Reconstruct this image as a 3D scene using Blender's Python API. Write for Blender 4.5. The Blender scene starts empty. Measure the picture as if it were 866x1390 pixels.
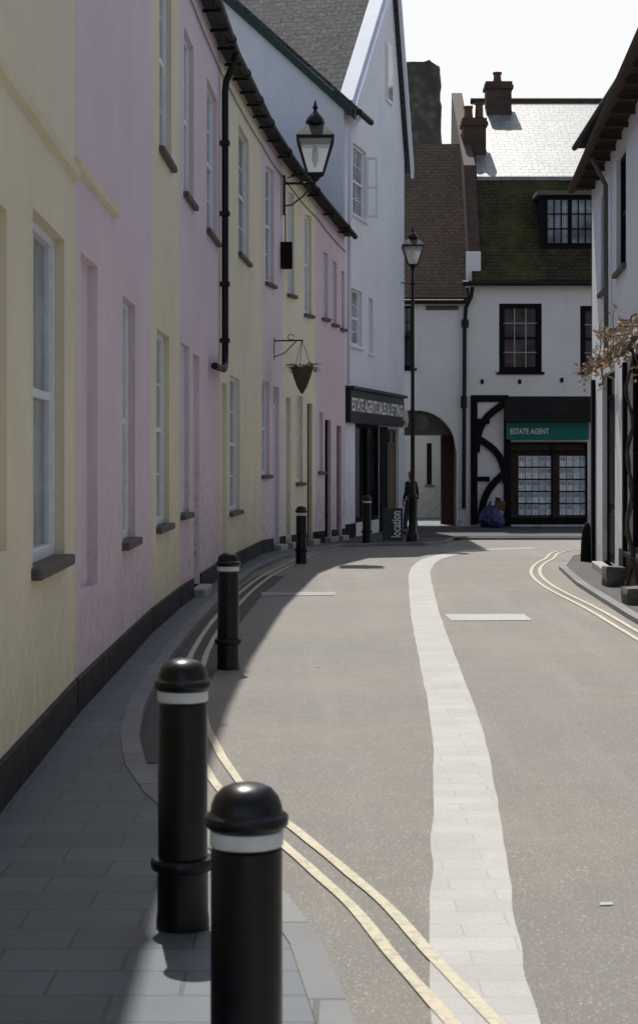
import bpy, bmesh, math, random
from mathutils import Vector, Matrix, noise
random.seed(7)
R=math.radians
sc=bpy.context.scene
COL=sc.collection
F=2400.0; CX=433.0; CY=625.0; H=1.7
def at(px,py,Y): return Vector(((px-CX)*Y/F,Y,H-(py-CY)*Y/F))
def gnd(px,py):
    Y=H*F/(py-CY); return ((px-CX)*Y/F,Y)
# ------------------------------------------------ materials
def mk(name):
    m=bpy.data.materials.new(name); m.use_nodes=True
    nt=m.node_tree; b=nt.nodes['Principled BSDF']; return m,nt,b
def N(nt,t,**k):
    n=nt.nodes.new(t)
    for a,v in k.items(): setattr(n,a,v)
    return n
def c4(c): return (c[0],c[1],c[2],1)
def noise_n(nt,vec,scale,detail=4,rough=.6):
    n=N(nt,'ShaderNodeTexNoise'); n.inputs['Scale'].default_value=scale; n.inputs['Detail'].default_value=detail; n.inputs['Roughness'].default_value=rough
    nt.links.new(vec,n.inputs['Vector']); return n.outputs['Fac']
def ramp(nt,fac,a,b,lo=0,hi=1):
    n=N(nt,'ShaderNodeMapRange'); n.inputs[1].default_value=a; n.inputs[2].default_value=b; n.inputs[3].default_value=lo; n.inputs[4].default_value=hi
    nt.links.new(fac,n.inputs[0]); return n.outputs[0]
def mixc(nt,fac,a,b,mode='MIX'):
    n=N(nt,'ShaderNodeMix',data_type='RGBA',blend_type=mode)
    if hasattr(fac,'links'): nt.links.new(fac,n.inputs[0])
    else: n.inputs[0].default_value=fac
    for s,i in ((a,6),(b,7)):
        if hasattr(s,'links'): nt.links.new(s,n.inputs[i])
        else: n.inputs[i].default_value=c4(s)
    return n.outputs[2]
def math_n(nt,op,a,b=None):
    n=N(nt,'ShaderNodeMath',operation=op)
    for s,i in ((a,0),(b,1)):
        if s is None: continue
        if hasattr(s,'links'): nt.links.new(s,n.inputs[i])
        else: n.inputs[i].default_value=s
    return n.outputs[0]
def bump_n(nt,b,h,strength,dist=.01,prev=None):
    n=N(nt,'ShaderNodeBump'); n.inputs['Strength'].default_value=strength; n.inputs['Distance'].default_value=dist
    nt.links.new(h,n.inputs['Height'])
    if prev is not None: nt.links.new(prev,n.inputs['Normal'])
    nt.links.new(n.outputs[0],b.inputs['Normal']); return n.outputs[0]
def spos(nt):
    g=N(nt,'ShaderNodeNewGeometry'); return g.outputs['Position']
def uvv(nt):
    t=N(nt,'ShaderNodeTexCoord'); return t.outputs['UV']
def dk(c,f): return (c[0]*f,c[1]*f,c[2]*f)
def brick_tex(nt,vec,w,h,mort,c1=(1,1,1),c2=(.8,.8,.8),cm=(.4,.4,.4),off=.5):
    n=N(nt,'ShaderNodeTexBrick'); n.inputs['Scale'].default_value=1; n.inputs['Brick Width'].default_value=w; n.inputs['Row Height'].default_value=h
    n.inputs['Mortar Size'].default_value=mort; n.inputs['Mortar Smooth'].default_value=.3
    n.inputs['Color1'].default_value=c4(c1); n.inputs['Color2'].default_value=c4(c2); n.inputs['Mortar'].default_value=c4(cm); n.offset=off
    nt.links.new(vec,n.inputs['Vector']); return n
def paint(name,col,rough=.75,brick=.35,dirt=.5,fine=70,wear=.0,bcol=None):
    m,nt,b=mk(name); p=spos(nt); uv=uvv(nt)
    n1=noise_n(nt,p,.9,5); n2=noise_n(nt,p,9,5,.7); n3=noise_n(nt,p,fine,3)
    mp=N(nt,'ShaderNodeMapping'); mp.inputs['Scale'].default_value=(5,5,.5); nt.links.new(p,mp.inputs['Vector'])
    st=noise_n(nt,mp.outputs[0],1,4,.6)
    c=mixc(nt,ramp(nt,n1,.3,.7),dk(col,.91),dk(col,1.03))
    c=mixc(nt,ramp(nt,n2,.5,.8,0,.25),c,dk(col,.75))
    c=mixc(nt,ramp(nt,st,.55,.8,0,.32),c,(col[0]*.68,col[1]*.68,col[2]*.64))
    sx=N(nt,'ShaderNodeSeparateXYZ'); nt.links.new(p,sx.inputs[0])
    dz=ramp(nt,sx.outputs['Z'],.1,1.5,1,0); dd=math_n(nt,'MULTIPLY',dz,ramp(nt,n2,.35,.7)); dd=math_n(nt,'MULTIPLY',dd,dirt)
    c=mixc(nt,dd,c,(.17,.15,.12))
    if wear:
        wz=ramp(nt,sx.outputs['Z'],.2,2.2,1,.0); wf=math_n(nt,'MULTIPLY',ramp(nt,n2,.58,.61,0,wear),wz)
        c=mixc(nt,wf,c,(.34,.24,.19))
    pr=None
    if brick:
        br=brick_tex(nt,uv,.225,.075,.007)
        c=mixc(nt,math_n(nt,'MULTIPLY',br.outputs['Fac'],min(.5,brick*.35)),c,dk(col,.7))
        inv=math_n(nt,'SUBTRACT',1,br.outputs['Fac'])
        pr=bump_n(nt,b,inv,brick,.007)
    nt.links.new(c,b.inputs['Base Color']); b.inputs['Roughness'].default_value=rough; b.inputs['Specular IOR Level'].default_value=.3
    pr=bump_n(nt,b,n2,.25,.01,pr)
    bump_n(nt,b,n3,.25,.003,pr)
    return m
def plain(name,col,rough=.5,spec=.4,metal=0,var=.15,scale=12,bump=.1,coat=0):
    m,nt,b=mk(name); p=spos(nt); n1=noise_n(nt,p,scale,5)
    nt.links.new(mixc(nt,ramp(nt,n1,.3,.7),dk(col,1-var),dk(col,1+var)),b.inputs['Base Color'])
    nt.links.new(ramp(nt,n1,.3,.7,rough*.85,min(1,rough*1.2)),b.inputs['Roughness'])
    b.inputs['Specular IOR Level'].default_value=spec; b.inputs['Metallic'].default_value=metal; b.inputs['Coat Weight'].default_value=coat
    if bump: bump_n(nt,b,n1,bump,.004)
    return m
def tiles(name,c1,c2,w,h,moss=(.05,.055,.02),mossamt=.5,rough=.7,spec=.4,gap=.3,bump=.8):
    m,nt,b=mk(name); p=spos(nt); uv=uvv(nt)
    br=brick_tex(nt,uv,w,h,.008,c1,c2,dk(c1,gap))
    n1=noise_n(nt,p,1.4,5,.65); n2=noise_n(nt,p,14,5,.7); n3=noise_n(nt,p,4,5,.75)
    c=mixc(nt,ramp(nt,n2,.35,.7,0,.5),br.outputs['Color'],dk(c2,.6))
    c=mixc(nt,ramp(nt,n1,.42,.62,0,mossamt),c,moss)
    c=mixc(nt,ramp(nt,n3,.52,.66,0,.5),c,dk(c1,.5)); c=mixc(nt,ramp(nt,n3,.30,.44,.4,0),c,dk(c2,1.6))
    nt.links.new(c,b.inputs['Base Color']); nt.links.new(ramp(nt,n2,.3,.7,rough*.8,min(1,rough*1.2)),b.inputs['Roughness']); b.inputs['Specular IOR Level'].default_value=spec
    sx=N(nt,'ShaderNodeSeparateXYZ'); nt.links.new(uv,sx.inputs[0])
    v=math_n(nt,'DIVIDE',sx.outputs['Y'],h); fr=math_n(nt,'FRACT',v)
    hh=math_n(nt,'ADD',math_n(nt,'MULTIPLY',fr,-.6),math_n(nt,'MULTIPLY',br.outputs['Fac'],-.5))
    hh=math_n(nt,'ADD',hh,math_n(nt,'MULTIPLY',n2,.5))
    bump_n(nt,b,hh,bump,.02)
    return m
def asphalt(name,col,rough=.75):
    m,nt,b=mk(name); p=spos(nt)
    n0=noise_n(nt,p,.35,4); n1=noise_n(nt,p,3,6,.7); n2=noise_n(nt,p,130,3,.8)
    vo=N(nt,'ShaderNodeTexVoronoi'); vo.inputs['Scale'].default_value=120; nt.links.new(p,vo.inputs['Vector'])
    mp=N(nt,'ShaderNodeMapping'); mp.inputs['Scale'].default_value=(2.2,.12,1); nt.links.new(p,mp.inputs['Vector'])
    tr=noise_n(nt,mp.outputs[0],1,4)
    c=mixc(nt,ramp(nt,n0,.35,.65),dk(col,.86),(col[0]*1.10,col[1]*1.07,col[2]*1.02))
    c=mixc(nt,ramp(nt,n1,.42,.75,0,.45),c,dk(col,.68))
    c=mixc(nt,ramp(nt,tr,.5,.7,0,.45),c,dk(col,1.3))
    c=mixc(nt,ramp(nt,n2,.42,.6,.6,0),c,dk(col,.3))
    c=mixc(nt,ramp(nt,vo.outputs['Color'],.75,.95,0,.5),c,dk(col,2.1))
    nt.links.new(c,b.inputs['Base Color']); b.inputs['Roughness'].default_value=rough; b.inputs['Specular IOR Level'].default_value=.3
    pr=bump_n(nt,b,n2,.6,.007); bump_n(nt,b,n1,.25,.012,pr)
    return m
def setts(name,c1,c2,w,h,mort=.008,cm=.35,rough=.8,bump=.6,off=.5,spec=.4,mot=.5):
    m,nt,b=mk(name); p=spos(nt); uv=uvv(nt)
    nd=N(nt,'ShaderNodeTexNoise'); nd.inputs['Scale'].default_value=3; nt.links.new(uv,nd.inputs['Vector'])
    va=N(nt,'ShaderNodeVectorMath',operation='MULTIPLY_ADD'); va.inputs[1].default_value=(.015,.015,0); nt.links.new(nd.outputs['Color'],va.inputs[0]); nt.links.new(uv,va.inputs[2])
    br=brick_tex(nt,va.outputs[0],w,h,mort,c1,c2,dk(c1,cm),off); n1=noise_n(nt,p,2,5); n2=noise_n(nt,p,60,4,.7)
    c=mixc(nt,ramp(nt,n1,.35,.7,0,mot),br.outputs['Color'],dk(c2,.65)); c=mixc(nt,ramp(nt,n2,.42,.7,0,.45),c,dk(c1,.6))
    nt.links.new(c,b.inputs['Base Color']); b.inputs['Roughness'].default_value=rough; b.inputs['Specular IOR Level'].default_value=spec
    h_=math_n(nt,'ADD',math_n(nt,'SUBTRACT',1,br.outputs['Fac']),math_n(nt,'MULTIPLY',n2,.4))
    bump_n(nt,b,h_,bump,.006); return m
def stone(name,col):
    m,nt,b=mk(name); p=spos(nt); n1=noise_n(nt,p,.8,6,.7); n2=noise_n(nt,p,6,6,.8)
    vo=N(nt,'ShaderNodeTexVoronoi'); vo.inputs['Scale'].default_value=3.2; nt.links.new(p,vo.inputs['Vector'])
    c=mixc(nt,ramp(nt,n1,.35,.65),dk(col,.6),dk(col,1.2)); c=mixc(nt,ramp(nt,vo.outputs['Distance'],.25,.6,0,.7),c,dk(col,.35))
    c=mixc(nt,ramp(nt,n2,.5,.7,0,.6),c,(.06,.06,.035)); nt.links.new(c,b.inputs['Base Color']); b.inputs['Roughness'].default_value=.95
    bump_n(nt,b,n2,.9,.08); return m
def worn(name,col,under,amt=.5):
    m,nt,b=mk(name); p=spos(nt); n1=noise_n(nt,p,28,6,.8); n2=noise_n(nt,p,2.5,5)
    f=math_n(nt,'MULTIPLY',ramp(nt,n1,.46,.6,0,1),ramp(nt,n2,.35,.7,.3,min(1,amt*1.8)))
    c=mixc(nt,f,col,under); c=mixc(nt,ramp(nt,n2,.3,.7,0,.35),c,dk(col,.7)); nt.links.new(c,b.inputs['Base Color']); b.inputs['Roughness'].default_value=.8
    bump_n(nt,b,n1,.3,.004); return m
def glassdark(name,col=(.03,.035,.04),rough=.06,spec=.5):
    m,nt,b=mk(name); p=spos(nt); n=noise_n(nt,p,1.7,3)
    nt.links.new(mixc(nt,ramp(nt,n,.4,.65),col,dk(col,2.6)),b.inputs['Base Color']); b.inputs['Roughness'].default_value=rough; b.inputs['Specular IOR Level'].default_value=spec
    bump_n(nt,b,n,.08,.05); return m
def clearglass(name):
    m,nt,b=mk(name); t=N(nt,'ShaderNodeBsdfTransparent'); mx=N(nt,'ShaderNodeMixShader'); mx.inputs[0].default_value=.5
    b.inputs['Base Color'].default_value=(.85,.88,.88,1); b.inputs['Roughness'].default_value=.25
    tl=N(nt,'ShaderNodeBsdfTranslucent'); tl.inputs[0].default_value=(.95,.97,.96,1); m2=N(nt,'ShaderNodeMixShader'); m2.inputs[0].default_value=.7
    nt.links.new(b.outputs[0],m2.inputs[1]); nt.links.new(tl.outputs[0],m2.inputs[2])
    nt.links.new(t.outputs[0],mx.inputs[1]); nt.links.new(m2.outputs[0],mx.inputs[2])
    nt.links.new(mx.outputs[0],nt.nodes['Material Output'].inputs['Surface']); return m
MT={}
MT['cream']=paint('cream_render',(.80,.72,.53),brick=.04,dirt=.3)
MT['pink']=paint('pink_render',(.76,.62,.67),brick=.06,dirt=.4,wear=.2)
MT['yellow']=paint('yellow_paint',(.79,.72,.52),brick=.2)
MT['pinkb']=paint('pink_brick',(.75,.61,.67),brick=.28,wear=.75)
MT['pinkc']=paint('pink_light',(.77,.65,.70),brick=.12)
MT['yellowb']=paint('pale_yellow',(.82,.76,.57),brick=.15)
MT['plinth']=plain('black_plinth',(.012,.012,.014),.65,.25,var=.4,scale=8,bump=.5)
MT['bluewhite']=paint('blue_white_render',(.76,.79,.85),brick=.08,dirt=.6)
MT['white']=paint('white_brick',(.84,.84,.82),brick=.6,dirt=.7,wear=.1)
MT['whitef']=plain('white_gloss',(.78,.80,.82),.4,.5,var=.08)
MT['whiteband']=plain('white_band',(.66,.67,.66),.5,.4,var=.1)
MT['sill']=plain('stone_sill',(.12,.11,.10),.85,.3,var=.35,scale=20,bump=.4)
MT['sillpale']=plain('pale_sill',(.36,.35,.33),.8,.3,var=.3,scale=20,bump=.3)
MT['black']=plain('black_gloss_iron',(.004,.004,.005),.32,.35,var=.3,scale=25,bump=.12)
MT['blackm']=plain('black_timber',(.008,.008,.009),.75,.15,var=.4,scale=15,bump=.3)
MT['gutter']=plain('black_gutter',(.008,.008,.009),.5,.3)
MT['glass']=glassdark('window_glass'); MT['glassp']=glassdark('window_glass_pale',(.12,.14,.16),.1)
MT['glassblk']=glassdark('shop_glass',(.012,.014,.016),.08,.3)
MT['clear']=clearglass('lantern_glass')
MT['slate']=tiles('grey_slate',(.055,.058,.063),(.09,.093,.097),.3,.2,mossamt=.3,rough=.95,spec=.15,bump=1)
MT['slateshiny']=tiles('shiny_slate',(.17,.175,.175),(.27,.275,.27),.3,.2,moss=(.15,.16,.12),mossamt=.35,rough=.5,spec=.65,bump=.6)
MT['slatedark']=tiles('dark_canopy_tile',(.018,.018,.018),(.028,.027,.026),.17,.11,mossamt=.1,rough=.95,spec=.15)
MT['mosstile']=tiles('mossy_tile',(.035,.03,.02),(.06,.052,.03),.17,.11,moss=(.085,.078,.022),mossamt=.7,rough=.95,spec=.15)
MT['redtile']=tiles('red_brown_tile',(.050,.032,.025),(.075,.046,.036),.17,.11,moss=(.028,.025,.018),mossamt=.6,rough=.95,spec=.15)
MT['brick']=setts('red_brick',(.20,.085,.055),(.13,.06,.045),.225,.075,.009,1.1)
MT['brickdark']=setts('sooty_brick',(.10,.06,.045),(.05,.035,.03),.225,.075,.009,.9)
MT['asphalt']=asphalt('road_asphalt',(.262,.25,.228))
MT['asphaltdark']=asphalt('dark_asphalt',(.085,.08,.083))
MT['channel']=setts('pale_channel_stone',(.46,.45,.43),(.41,.40,.385),.35,.175,.003,.78,bump=.5,mot=.35)
MT['paving']=setts('pavement_slab',(.125,.145,.165),(.092,.108,.126),.42,.26,.007,.5,rough=.6)
MT['pavefar']=setts('far_paving',(.085,.082,.08),(.065,.063,.062),.4,.4,.008,.5)
MT['kerb']=setts('kerb_stone',(.25,.255,.26),(.19,.195,.2),.9,.9,.01,.4)
MT['kerbr']=MT['kerb']
MT['yellowline']=worn('worn_yellow_line',(.55,.50,.37),(.25,.24,.21),.8)
MT['cover']=worn('worn_white_cover',(.42,.42,.41),(.24,.235,.22),.6)
MT['coverd']=worn('faint_cover',(.31,.31,.30),(.22,.215,.2),.7)
MT['earth']=plain('ground_earth',(.16,.15,.13),.95,.1,scale=2)
MT['teal']=plain('teal_fascia',(.0,.16,.15),.45,.3,var=.08)
MT['green']=plain('dark_green_board',(.005,.03,.028),.45,.4)
MT['fasciablk']=plain('charcoal_fascia',(.015,.017,.019),.4,.4)
MT['letter']=plain('white_lettering',(.78,.78,.78),.5,.4,var=.02,bump=0)
MT['stone']=stone('rubble_stone',(.13,.12,.10))
MT['stoneblock']=stone('stone_block',(.22,.21,.19))
MT['clay']=plain('clay_pot',(.13,.07,.05),.8,.2,var=.3)
MT['wood']=plain('brown_wood',(.06,.038,.025),.7,.2,var=.3)
MT['browndoor']=plain('brown_passage_door',(.10,.05,.035),.6,.3,var=.3)
MT['shadewall']=paint('shaded_white_wall',(.42,.42,.40),brick=.5,dirt=.9)  # darker copy of the white brick, archway shade put into its colour
MT['tan']=plain('tan_door',(.16,.12,.085),.6,.3)
MT['twig']=plain('dry_twig',(.10,.075,.055),.9,.1,var=.35,scale=30)
MT['dryleaf']=plain('dry_leaf',(.44,.33,.21),.85,.15,var=.4,scale=9)
MT['leaf']=plain('green_leaf',(.08,.09,.04),.7,.3,var=.4,scale=12)
MT['sack']=plain('blue_plastic_sack',(.04,.04,.13),.4,.5,var=.3,scale=10,bump=.5)
MT['cardboard']=plain('brown_cardboard',(.16,.09,.06),.85,.2)
MT['skin']=plain('skin',(.5,.32,.24),.55,.4,var=.05,bump=0)
MT['hair']=plain('blond_hair',(.42,.29,.15),.6,.4,var=.3,scale=60,bump=.4)
MT['jacket']=plain('navy_jacket',(.02,.022,.032),.85,.2)
MT['jeans']=plain('blue_jeans',(.04,.07,.13),.85,.2)
MT['shoe']=plain('dark_shoe',(.02,.02,.02),.5,.4)
MT['curtain']=plain('cream_curtain',(.36,.34,.30),.9,.1)
MT['signgrey']=plain('grey_sign_back',(.10,.105,.11),.5,.3)
for i,c in enumerate([(.70,.76,.80),(.38,.52,.64),(.42,.42,.38),(.30,.40,.38),(.80,.84,.86),(.52,.65,.75)]):
    MT['poster%d'%i]=plain('poster_print_%d'%i,c,.5,.3,var=.3,scale=14,bump=0)
MT['orange']=plain('orange_print',(.5,.15,.05),.5,.3)
# ------------------------------------------------ mesh builder
class MB:
    def __init__(s): s.v=[]; s.f=[]
    def add(s,vs,fs):
        o=len(s.v); s.v+= [tuple(p) for p in vs]
        for f in fs: s.f.append([o+i for i in f])
        return s
    def hexa(s,p):
        return s.add(p,[(0,3,2,1),(4,5,6,7),(0,1,5,4),(1,2,6,5),(2,3,7,6),(3,0,4,7)])
    def box(s,x0,x1,y0,y1,z0,z1):
        return s.hexa([(x0,y0,z0),(x1,y0,z0),(x1,y1,z0),(x0,y1,z0),(x0,y0,z1),(x1,y0,z1),(x1,y1,z1),(x0,y1,z1)])
    def fbox(s,fc,s0,s1,z0,z1,d0,d1):
        P=fc.pt
        return s.hexa([P(s0,z0,d0),P(s1,z0,d0),P(s1,z0,d1),P(s0,z0,d1),P(s0,z1,d0),P(s1,z1,d0),P(s1,z1,d1),P(s0,z1,d1)])
    def loft(s,A,B):
        n=len(A); return s.add(list(A)+list(B),[tuple(range(n)),tuple(range(2*n-1,n-1,-1))]+[(i,(i+1)%n,n+(i+1)%n,n+i) for i in range(n)])
    def quad(s,*p): return s.add(p,[tuple(range(len(p)))])
    def tube(s,path,r,n=8,r2=None):
        path=[Vector(p) for p in path]; rings=[]; m=len(path)
        up=None
        for i,p in enumerate(path):
            d=(path[min(i+1,m-1)]-path[max(i-1,0)]).normalized()
            a=Vector((0,0,1)) if abs(d.z)<.9 else Vector((0,1,0))
            if up is None: up=(a-d*a.dot(d)).normalized()
            else:
                up=(up-d*up.dot(d))
                up=up.normalized() if up.length>1e-4 else (a-d*a.dot(d)).normalized()
            w=d.cross(up); rr=r if r2 is None else r+(r2-r)*i/(m-1)
            rings.append([p+(up*math.cos(t*2*math.pi/n)+w*math.sin(t*2*math.pi/n))*rr for t in range(n)])
        vs=[q for ring in rings for q in ring]; fs=[]
        for i in range(m-1):
            for t in range(n): fs.append((i*n+t,i*n+(t+1)%n,(i+1)*n+(t+1)%n,(i+1)*n+t))
        fs.append(tuple(range(n-1,-1,-1))); fs.append(tuple((m-1)*n+t for t in range(n)))
        return s.add(vs,fs)
    def lathe(s,prof,c=(0,0,0),n=28,rot=0):
        vs=[];fs=[]; m=len(prof)
        for r,z in prof:
            for t in range(n):
                a=t*2*math.pi/n+rot; vs.append((c[0]+r*math.cos(a),c[1]+r*math.sin(a),c[2]+z))
        for i in range(m-1):
            for t in range(n): fs.append((i*n+t,i*n+(t+1)%n,(i+1)*n+(t+1)%n,(i+1)*n+t))
        fs.append(tuple(range(n-1,-1,-1))); fs.append(tuple((m-1)*n+t for t in range(n)))
        return s.add(vs,fs)
    def build(s,name,mat,parent=None,smooth=False,bevel=0,loc=None):
        me=bpy.data.meshes.new(name); off=Vector(loc) if loc is not None else Vector((0,0,0))
        me.from_pydata([Vector(v)-off for v in s.v],[],s.f)
        bm=bmesh.new(); bm.from_mesh(me)
        bmesh.ops.recalc_face_normals(bm,faces=bm.faces)
        if bevel: 
            bmesh.ops.bevel(bm,geom=[e for e in bm.edges if len(e.link_faces)==2 and e.calc_face_angle(0)>.5],offset=bevel,segments=1,affect='EDGES',clamp_overlap=True)
        uvl=bm.loops.layers.uv.new('UVMap'); Z=Vector((0,0,1))
        bm.normal_update()
        for f in bm.faces:
            n=f.normal
            if n.z<-.0: n=-n if abs(n.z)>.2 else n
            if abs(n.z)>.95: t=Vector((1,0,0)); b=Vector((0,1,0))
            else: t=Z.cross(n).normalized(); b=n.cross(t).normalized()
            for l in f.loops:
                p=l.vert.co+off; l[uvl].uv=(p.dot(t),p.dot(b))
            f.smooth=smooth
        bm.to_mesh(me); bm.free()
        if smooth: me.set_sharp_from_angle(angle=.7)
        me.materials.append(MT[mat])
        o=bpy.data.objects.new(name,me); COL.objects.link(o); o.location=off
        if parent is not None:
            o.parent=parent
            w=Vector((0,0,0)); q=parent
            while q is not None: w+=q.location; q=q.parent
            o.location=off-w
        return o
def thing(name,label,cat,loc=(0,0,0),group=None):
    o=bpy.data.objects.new(name,None); COL.objects.link(o); o.location=loc; o.empty_display_size=.2
    o['label']=label; o['category']=cat
    if group: o['group']=group
    return o
def tag(o,label,cat,group=None):
    o['label']=label; o['category']=cat
    if group: o['group']=group
    return o
def struct(o): o['kind']='structure'; return o
def copy_tree(o,parent=None):
    c=o.copy(); COL.objects.link(c); c.parent=parent
    for ch in o.children: copy_tree(ch,c)
    return c
def text(body,mat,parent,origin,u,v,height=None,width=None,name='lettering',ext=.004):
    cu=bpy.data.curves.new('t','FONT'); cu.body=body; cu.extrude=ext; cu.size=1; cu.resolution_u=3; cu.offset=.02
    to=bpy.data.objects.new('t',cu); COL.objects.link(to); bpy.context.view_layer.update()
    dg=bpy.context.evaluated_depsgraph_get(); me=bpy.data.meshes.new_from_object(to.evaluated_get(dg))
    bpy.data.objects.remove(to)
    xs=[p.co.x for p in me.vertices]; ys=[p.co.y for p in me.vertices]
    w=max(xs)-min(xs); h=max(ys)-min(ys)
    sx=(width/w) if width else height/h; sy=(height/h) if height else sx
    u=Vector(u).normalized(); v=Vector(v).normalized(); n=u.cross(v); o=Vector(origin)
    cw=Vector((0,0,0)); q=parent
    while q is not None: cw+=q.location; q=q.parent
    for p in me.vertices:
        p.co=o+u*((p.co.x-min(xs))*sx)+v*((p.co.y-min(ys))*sy)+n*p.co.z-cw
    me.materials.clear(); me.materials.append(MT[mat])
    ob=bpy.data.objects.new(name,me); COL.objects.link(ob); ob.parent=parent; return ob
class Facade:
    def __init__(s,p0,p1,flip=False):
        s.p0=Vector((p0[0],p0[1],0)); d=Vector((p1[0],p1[1],0))-s.p0; s.L=d.length; s.u=d.normalized()
        s.n=Vector((s.u.y,-s.u.x,0)); 
        if flip: s.n=-s.n
    def pt(s,a,z,d=0): return s.p0+s.u*a+s.n*d+Vector((0,0,z))
    def hit(s,px):
        k=(px-CX)/F; return (k*s.p0.y-s.p0.x)/(s.u.x-k*s.u.y)
    def z(s,py,a): return H-(py-CY)*(s.p0.y+s.u.y*a)/F
def wall(fc,openings,z0,zt,parent,mat,depth=4.5,reveal=.13,s_end=None,name='wall',body=True):
    L=s_end or fc.L; mb=MB()
    xs=sorted(set([0,L]+[round(q,5) for o in openings for q in (o[0],o[1])])); zs=sorted(set([z0]+[round(q,5) for o in openings for q in (o[2],o[3])]))
    for i in range(len(xs)-1):
        a,b=xs[i],xs[i+1]; m=(a+b)/2
        for j in range(len(zs)):
            lo=zs[j]; top=j==len(zs)-1
            hi=None if top else zs[j+1]
            mz=lo+.001 if top else (lo+hi)/2
            if any(o[0]<m<o[1] and o[2]<mz<o[3] for o in openings): continue
            mb.quad(fc.pt(a,lo),fc.pt(b,lo),fc.pt(b,zt(b) if top else hi),fc.pt(a,zt(a) if top else hi))
    for (a,b,c,d) in [o[:4] for o in openings]:
        r=-reveal
        mb.quad(fc.pt(a,c),fc.pt(a,d),fc.pt(a,d,r),fc.pt(a,c,r)); mb.quad(fc.pt(b,c),fc.pt(b,d),fc.pt(b,d,r),fc.pt(b,c,r))
        mb.quad(fc.pt(a,d),fc.pt(b,d),fc.pt(b,d,r),fc.pt(a,d,r)); mb.quad(fc.pt(a,c),fc.pt(b,c),fc.pt(b,c,r),fc.pt(a,c,r))
    if body:
        e=.003
        for a in (e,L-e): mb.quad(fc.pt(a,z0,-e),fc.pt(a,zt(a)-e,-e),fc.pt(a,zt(a)-e,-depth),fc.pt(a,z0,-depth))
        mb.quad(fc.pt(e,z0,-depth),fc.pt(L-e,z0,-depth),fc.pt(L-e,zt(L)-e,-depth),fc.pt(e,zt(0)-e,-depth))
    return mb.build(name,mat,parent)
def window(fc,o,parent,frame='whitef',nx=2,ny=2,glass='glass',sill='sill',sash=True,reveal=.13,fw=.055,bar=.02):
    a,b,c,d=o; mb=MB(); e=.003; D0=-reveal+.0; D1=-reveal+.07
    mb.fbox(fc,a+e,a+fw,c+e,d-e,D0,D1); mb.fbox(fc,b-fw,b-e,c+e,d-e,D0,D1)
    mb.fbox(fc,a+fw,b-fw,d-fw,d-e,D0,D1); mb.fbox(fc,a+fw,b-fw,c+e,c+fw+.02,D0,D1)
    w=mb.build('window',frame,parent,bevel=.004)
    m=MB(); zmid=(c+d)/2; x0,x1=a+fw,b-fw; z0,z1=c+fw+.02,d-fw
    d1=D1-.015
    if sash:
        m.fbox(fc,x0,x1,zmid-.025,zmid+.025,D0+.005,d1)
        halves=((z0,zmid-.025),(zmid+.025,z1))
    else: halves=((z0,z1),)
    for (h0,h1) in halves:
        for q in ((x0,x0+.035),(x1-.035,x1)): m.fbox(fc,q[0],q[1],h0,h1,D0+.01,d1-.008)
        for i in range(1,nx): 
            xx=x0+(x1-x0)*i/nx; m.fbox(fc,xx-bar/2,xx+bar/2,h0,h1,D0+.012,d1-.02)
        for j in range(1,ny):
            zz=h0+(h1-h0)*j/ny; m.fbox(fc,x0+.035,x1-.035,zz-bar/2,zz+bar/2,D0+.014,d1-.022)
    m.build('sash',frame,w)
    MB().quad(fc.pt(a,c,D0+.018),fc.pt(b,c,D0+.018),fc.pt(b,d,D0+.018),fc.pt(a,d,D0+.018)).build('pane',glass,w)
    if sill: MB().fbox(fc,a-.06,b+.06,c-.062,c+.004,-reveal+.02,.06).build('sill',sill,w,bevel=.008)
    return w
def blind(fc,o,parent,mat):
    a,b,c,d=o; return MB().quad(fc.pt(a,c,-.07),fc.pt(b,c,-.07),fc.pt(b,d,-.07),fc.pt(a,d,-.07)).build('blind_window',mat,parent)
def door(fc,o,parent,mat='whitef',reveal=.13,step=True,light=True):
    a,b,c,d=o; mb=MB(); fw=.05; D=-reveal
    mb.fbox(fc,a+.003,a+fw,c,d-.003,D,D+.06); mb.fbox(fc,b-fw,b-.003,c,d-.003,D,D+.06); mb.fbox(fc,a+fw,b-fw,d-fw,d-.003,D,D+.06)
    th=d-.38 if light else d-fw
    if light: mb.fbox(fc,a+fw,b-fw,th,th+.05,D,D+.06)
    x0,x1=a+fw,b-fw
    mb.fbox(fc,x0,x1,c,th,D,D+.03)
    hm=(x0+x1)/2
    for (p,q) in ((x0+.07,hm-.035),(hm+.035,x1-.07)):
        for (r_,s_) in ((c+.15,c+.75),(c+.9,th-.12)): mb.fbox(fc,p,q,r_,s_,D+.03,D+.042)
    dr=mb.build('door',mat,parent,bevel=.003)
    if light: MB().quad(fc.pt(x0,th+.05,D+.02),fc.pt(x1,th+.05,D+.02),fc.pt(x1,d-fw,D+.02),fc.pt(x0,d-fw,D+.02)).build('pane','glass',dr)
    k=fc.pt(x0+.08,c+1.0,D+.055); MB().lathe([(.001,-.03),(.02,-.025),(.028,0),(.02,.025),(.001,.03)],k,10).build('handle','sillpale',dr,smooth=True)
    if step: MB().fbox(fc,a-.05,b+.05,.0,c,-.1,.16).build('step','sillpale',dr,bevel=.01)
    return dr
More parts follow.
